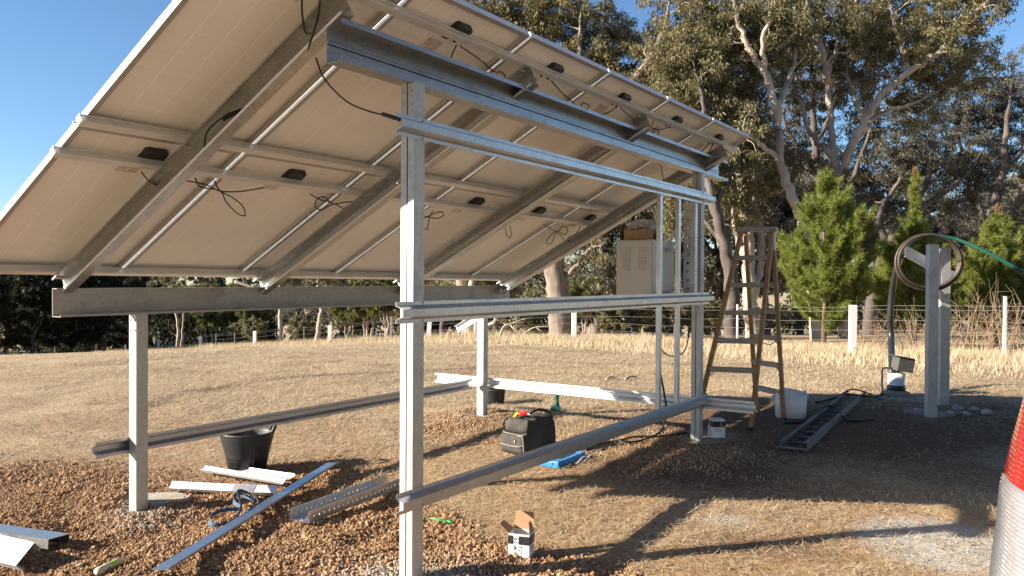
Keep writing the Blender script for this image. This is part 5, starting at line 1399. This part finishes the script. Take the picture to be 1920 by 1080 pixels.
branch([(936, 632), (945, 612), (962, 606), (985, 604)], 30.5, .05, 'bleached fallen branch arched just right of the back post', 1)
branch([(975, 632), (1000, 615), (1030, 612), (1062, 606)], 31, .045, 'long bleached fallen branch lying before the thick pale trunk', 2)
branch([(440, 528), (462, 535), (480, 541), (498, 545)], 44, .10, 'pale bare limb showing above the low beam', 3)

# ------------------------------------------------------------------ parked car at the right edge
hd = math.radians(40); vF = AXF * np.array([1, 1, 0]); vF /= np.linalg.norm(vF)
cx_ = vF * math.cos(hd) + vx * math.sin(hd); cy_ = np.cross(Zv, cx_)          # forward, left
corner = dp(1927, 960, 1.93)
LEV = [(.30, .80, .06, 4.45), (.36, .86, .0, 4.55), (.55, .91, -.06, 4.62), (.72, .925, -.055, 4.60), (.85, .925, -.035, 4.57), (.97, .915, -.005, 4.50), (1.08, .90, .03, 3.65), (1.20, .877, .065, 3.45), (1.34, .845, .10, 3.2), (1.52, .785, .16, 2.85), (1.70, .70, .24, 2.55), (1.76, .64, .31, 2.42), (1.785, .5, .44, 2.25)]
LZ = np.array(LEV)
def car_pt(zq, a, off=0.0):
    """point on the car skin: height zq, angle a round the plan (0 = left middle, pi/2 = rear, pi = right)"""
    hw, xr, xf = (float(np.interp(zq, LZ[:, 0], LZ[:, i])) for i in (1, 2, 3))
    L = (xf - xr) / 2; cxm = (xf + xr) / 2; p = 7.0
    c, s_ = math.cos(a), math.sin(a)
    y = (hw + off) * math.copysign(abs(c) ** (2 / p), c); x = cxm - (L + off) * math.copysign(abs(s_) ** (2 / p), s_)
    return np.array([x, y, zq])
car = empty('parked_car', (0, 0, 0), 0, 'parked car cut off by the right edge, only its red and clear rear lamp showing', 'car')
# put the rear left corner where the lamp's edge is seen
ca = math.radians(45); cp = car_pt(1.18, ca)
gzc = float(terr(corner[0], corner[1]))
cpos = np.array([corner[0], corner[1], 0]) - cx_ * cp[0] - cy_ * cp[1]; cpos[2] = gzc
car.matrix_world = matx(cpos, cx_, cy_, Zv)
na = 120; zl = np.concatenate([np.linspace(.30, 1.72, 44), [1.745, 1.765, 1.785]])
V = [car_pt(zq, 2 * math.pi * i / na + .013) for zq in zl for i in range(na)]
F = [(i * na + j, (i + 1) * na + j, (i + 1) * na + (j + 1) % na, i * na + (j + 1) % na) for i in range(len(zl) - 1) for j in range(na)] + [tuple(range(na)), tuple((len(zl) - 1) * na + j for j in range(na - 1, -1, -1))]
M['car_paint'] = plain('silver_car_paint', (.55, .56, .58), .28, .6, .03, 3)
M['car_glass'] = plain('dark_car_glass', (.012, .014, .016), .06, 0)
MB().add(V, F, True).build('body', M['car_paint'], car)
def skin(a0, a1, z0, z1, off, name, mat, na_=24, nz=10, rib=None, parent=None, edge=True):
    V = []; 
    for i in range(nz + 1):
        zq = z0 + (z1 - z0) * i / nz
        for j in range(na_ + 1):
            a = a0 + (a1 - a0) * j / na_; e = 1.0
            if edge and (i in (0, nz) or j in (0, na_)): e = 0.0
            o_ = off * e + (rib(i, j) if rib and e else 0)
            V.append(car_pt(zq, a, o_))
    n = na_ + 1
    F = [(i * n + j, (i + 1) * n + j, (i + 1) * n + j + 1, i * n + j + 1) for i in range(nz) for j in range(na_)]
    return MB().add(V, F, True).build(name, mat, parent or car)
D2 = math.radians
skin(D2(74), D2(106), 1.12, 1.58, .004, 'rear_window', M['car_glass'])
for a0, a1 in ((-40, -6), (-3, 30), (33, 41)): skin(D2(a0), D2(a1), 1.10, 1.56, .004, 'side_window', M['car_glass'])
for a0, a1 in ((186, 220), (150, 183), (139, 147)): skin(D2(a0), D2(a1), 1.10, 1.56, .004, 'side_window', M['car_glass'])
skin(D2(-122), D2(-58), 1.10, 1.60, .004, 'windscreen', M['car_glass'])
M['bumper'] = plain('grey_bumper', (.16, .16, .165), .5)
skin(D2(35), D2(145), .40, .68, .035, 'rear_bumper', M['bumper'], 40, 8); skin(D2(-145), D2(-35), .40, .68, .035, 'front_bumper', M['bumper'], 40, 8)
def lens_mat(name, col, rough, emis=None):
    q = NT(name); c = q.coord('Object'); n = q.noise(c, 45, 3)
    q.set(Base_Color=q.mix(n, tuple(x * .55 for x in col), col), Roughness=rough, Metallic=.35); q.b.inputs['Coat Weight'].default_value = 1; q.b.inputs['Coat Roughness'].default_value = .05
    if emis:
        vo = q.n('TexVoronoi'); vo.inputs['Scale'].default_value = 60; q.l(q.coord('Object', (1, 1, 1.6)), vo.inputs['Vector']); q.bump(vo.outputs['Distance'], .5, .006)
    return q.m
M['lens_red'] = lens_mat('red_lamp_lens', (.62, .015, .01), .25, True); M['lens_clear'] = lens_mat('clear_ribbed_lamp_lens', (.50, .50, .53), .16)
ribf = lambda d, per: (lambda i, j: d * (i % per) / per)
for sd_, a0, a1 in ((1, 24, 70), (-1, 156, 110)):
    lamp = skin(D2(a0), D2(a1), .80, 1.46, .006, 'tail_lamp', M['bumper'], 24, 20)
    skin(D2(a0 + sd_ * 1), D2(a1 - sd_ * 1), 1.118, 1.455, .010, 'red_lens', M['lens_red'], 30, 90, ribf(.0016, 3), lamp)
    skin(D2(a0 + sd_ * 1), D2(a1 - sd_ * 1), .81, 1.113, .010, 'clear_lens', M['lens_clear'], 30, 112, ribf(.0038, 4), lamp)
M['tyre'] = plain('tyre_rubber', (.015, .015, .016), .8)
for xw in (.85, 3.6):
    for sy in (1, -1):
        wh = MB(); th = [(.20, -.11), (.30, -.115), (.345, -.09), (.355, 0), (.345, .09), (.30, .115), (.20, .11)]
        wh.lathe(th, 32); wo_ = wh.build('wheel', M['tyre'], car, M=Matrix.Translation((xw, sy * .80, .355)) @ Matrix.Rotation(rad(90), 4, 'X'))
        rm = MB(); rm.lathe([(.001, .06), (.05, .07), (.19, .055), (.205, .10), (.205, -.10), (.001, -.1)], 24); rm.build('rim', M['bumper'], wo_)
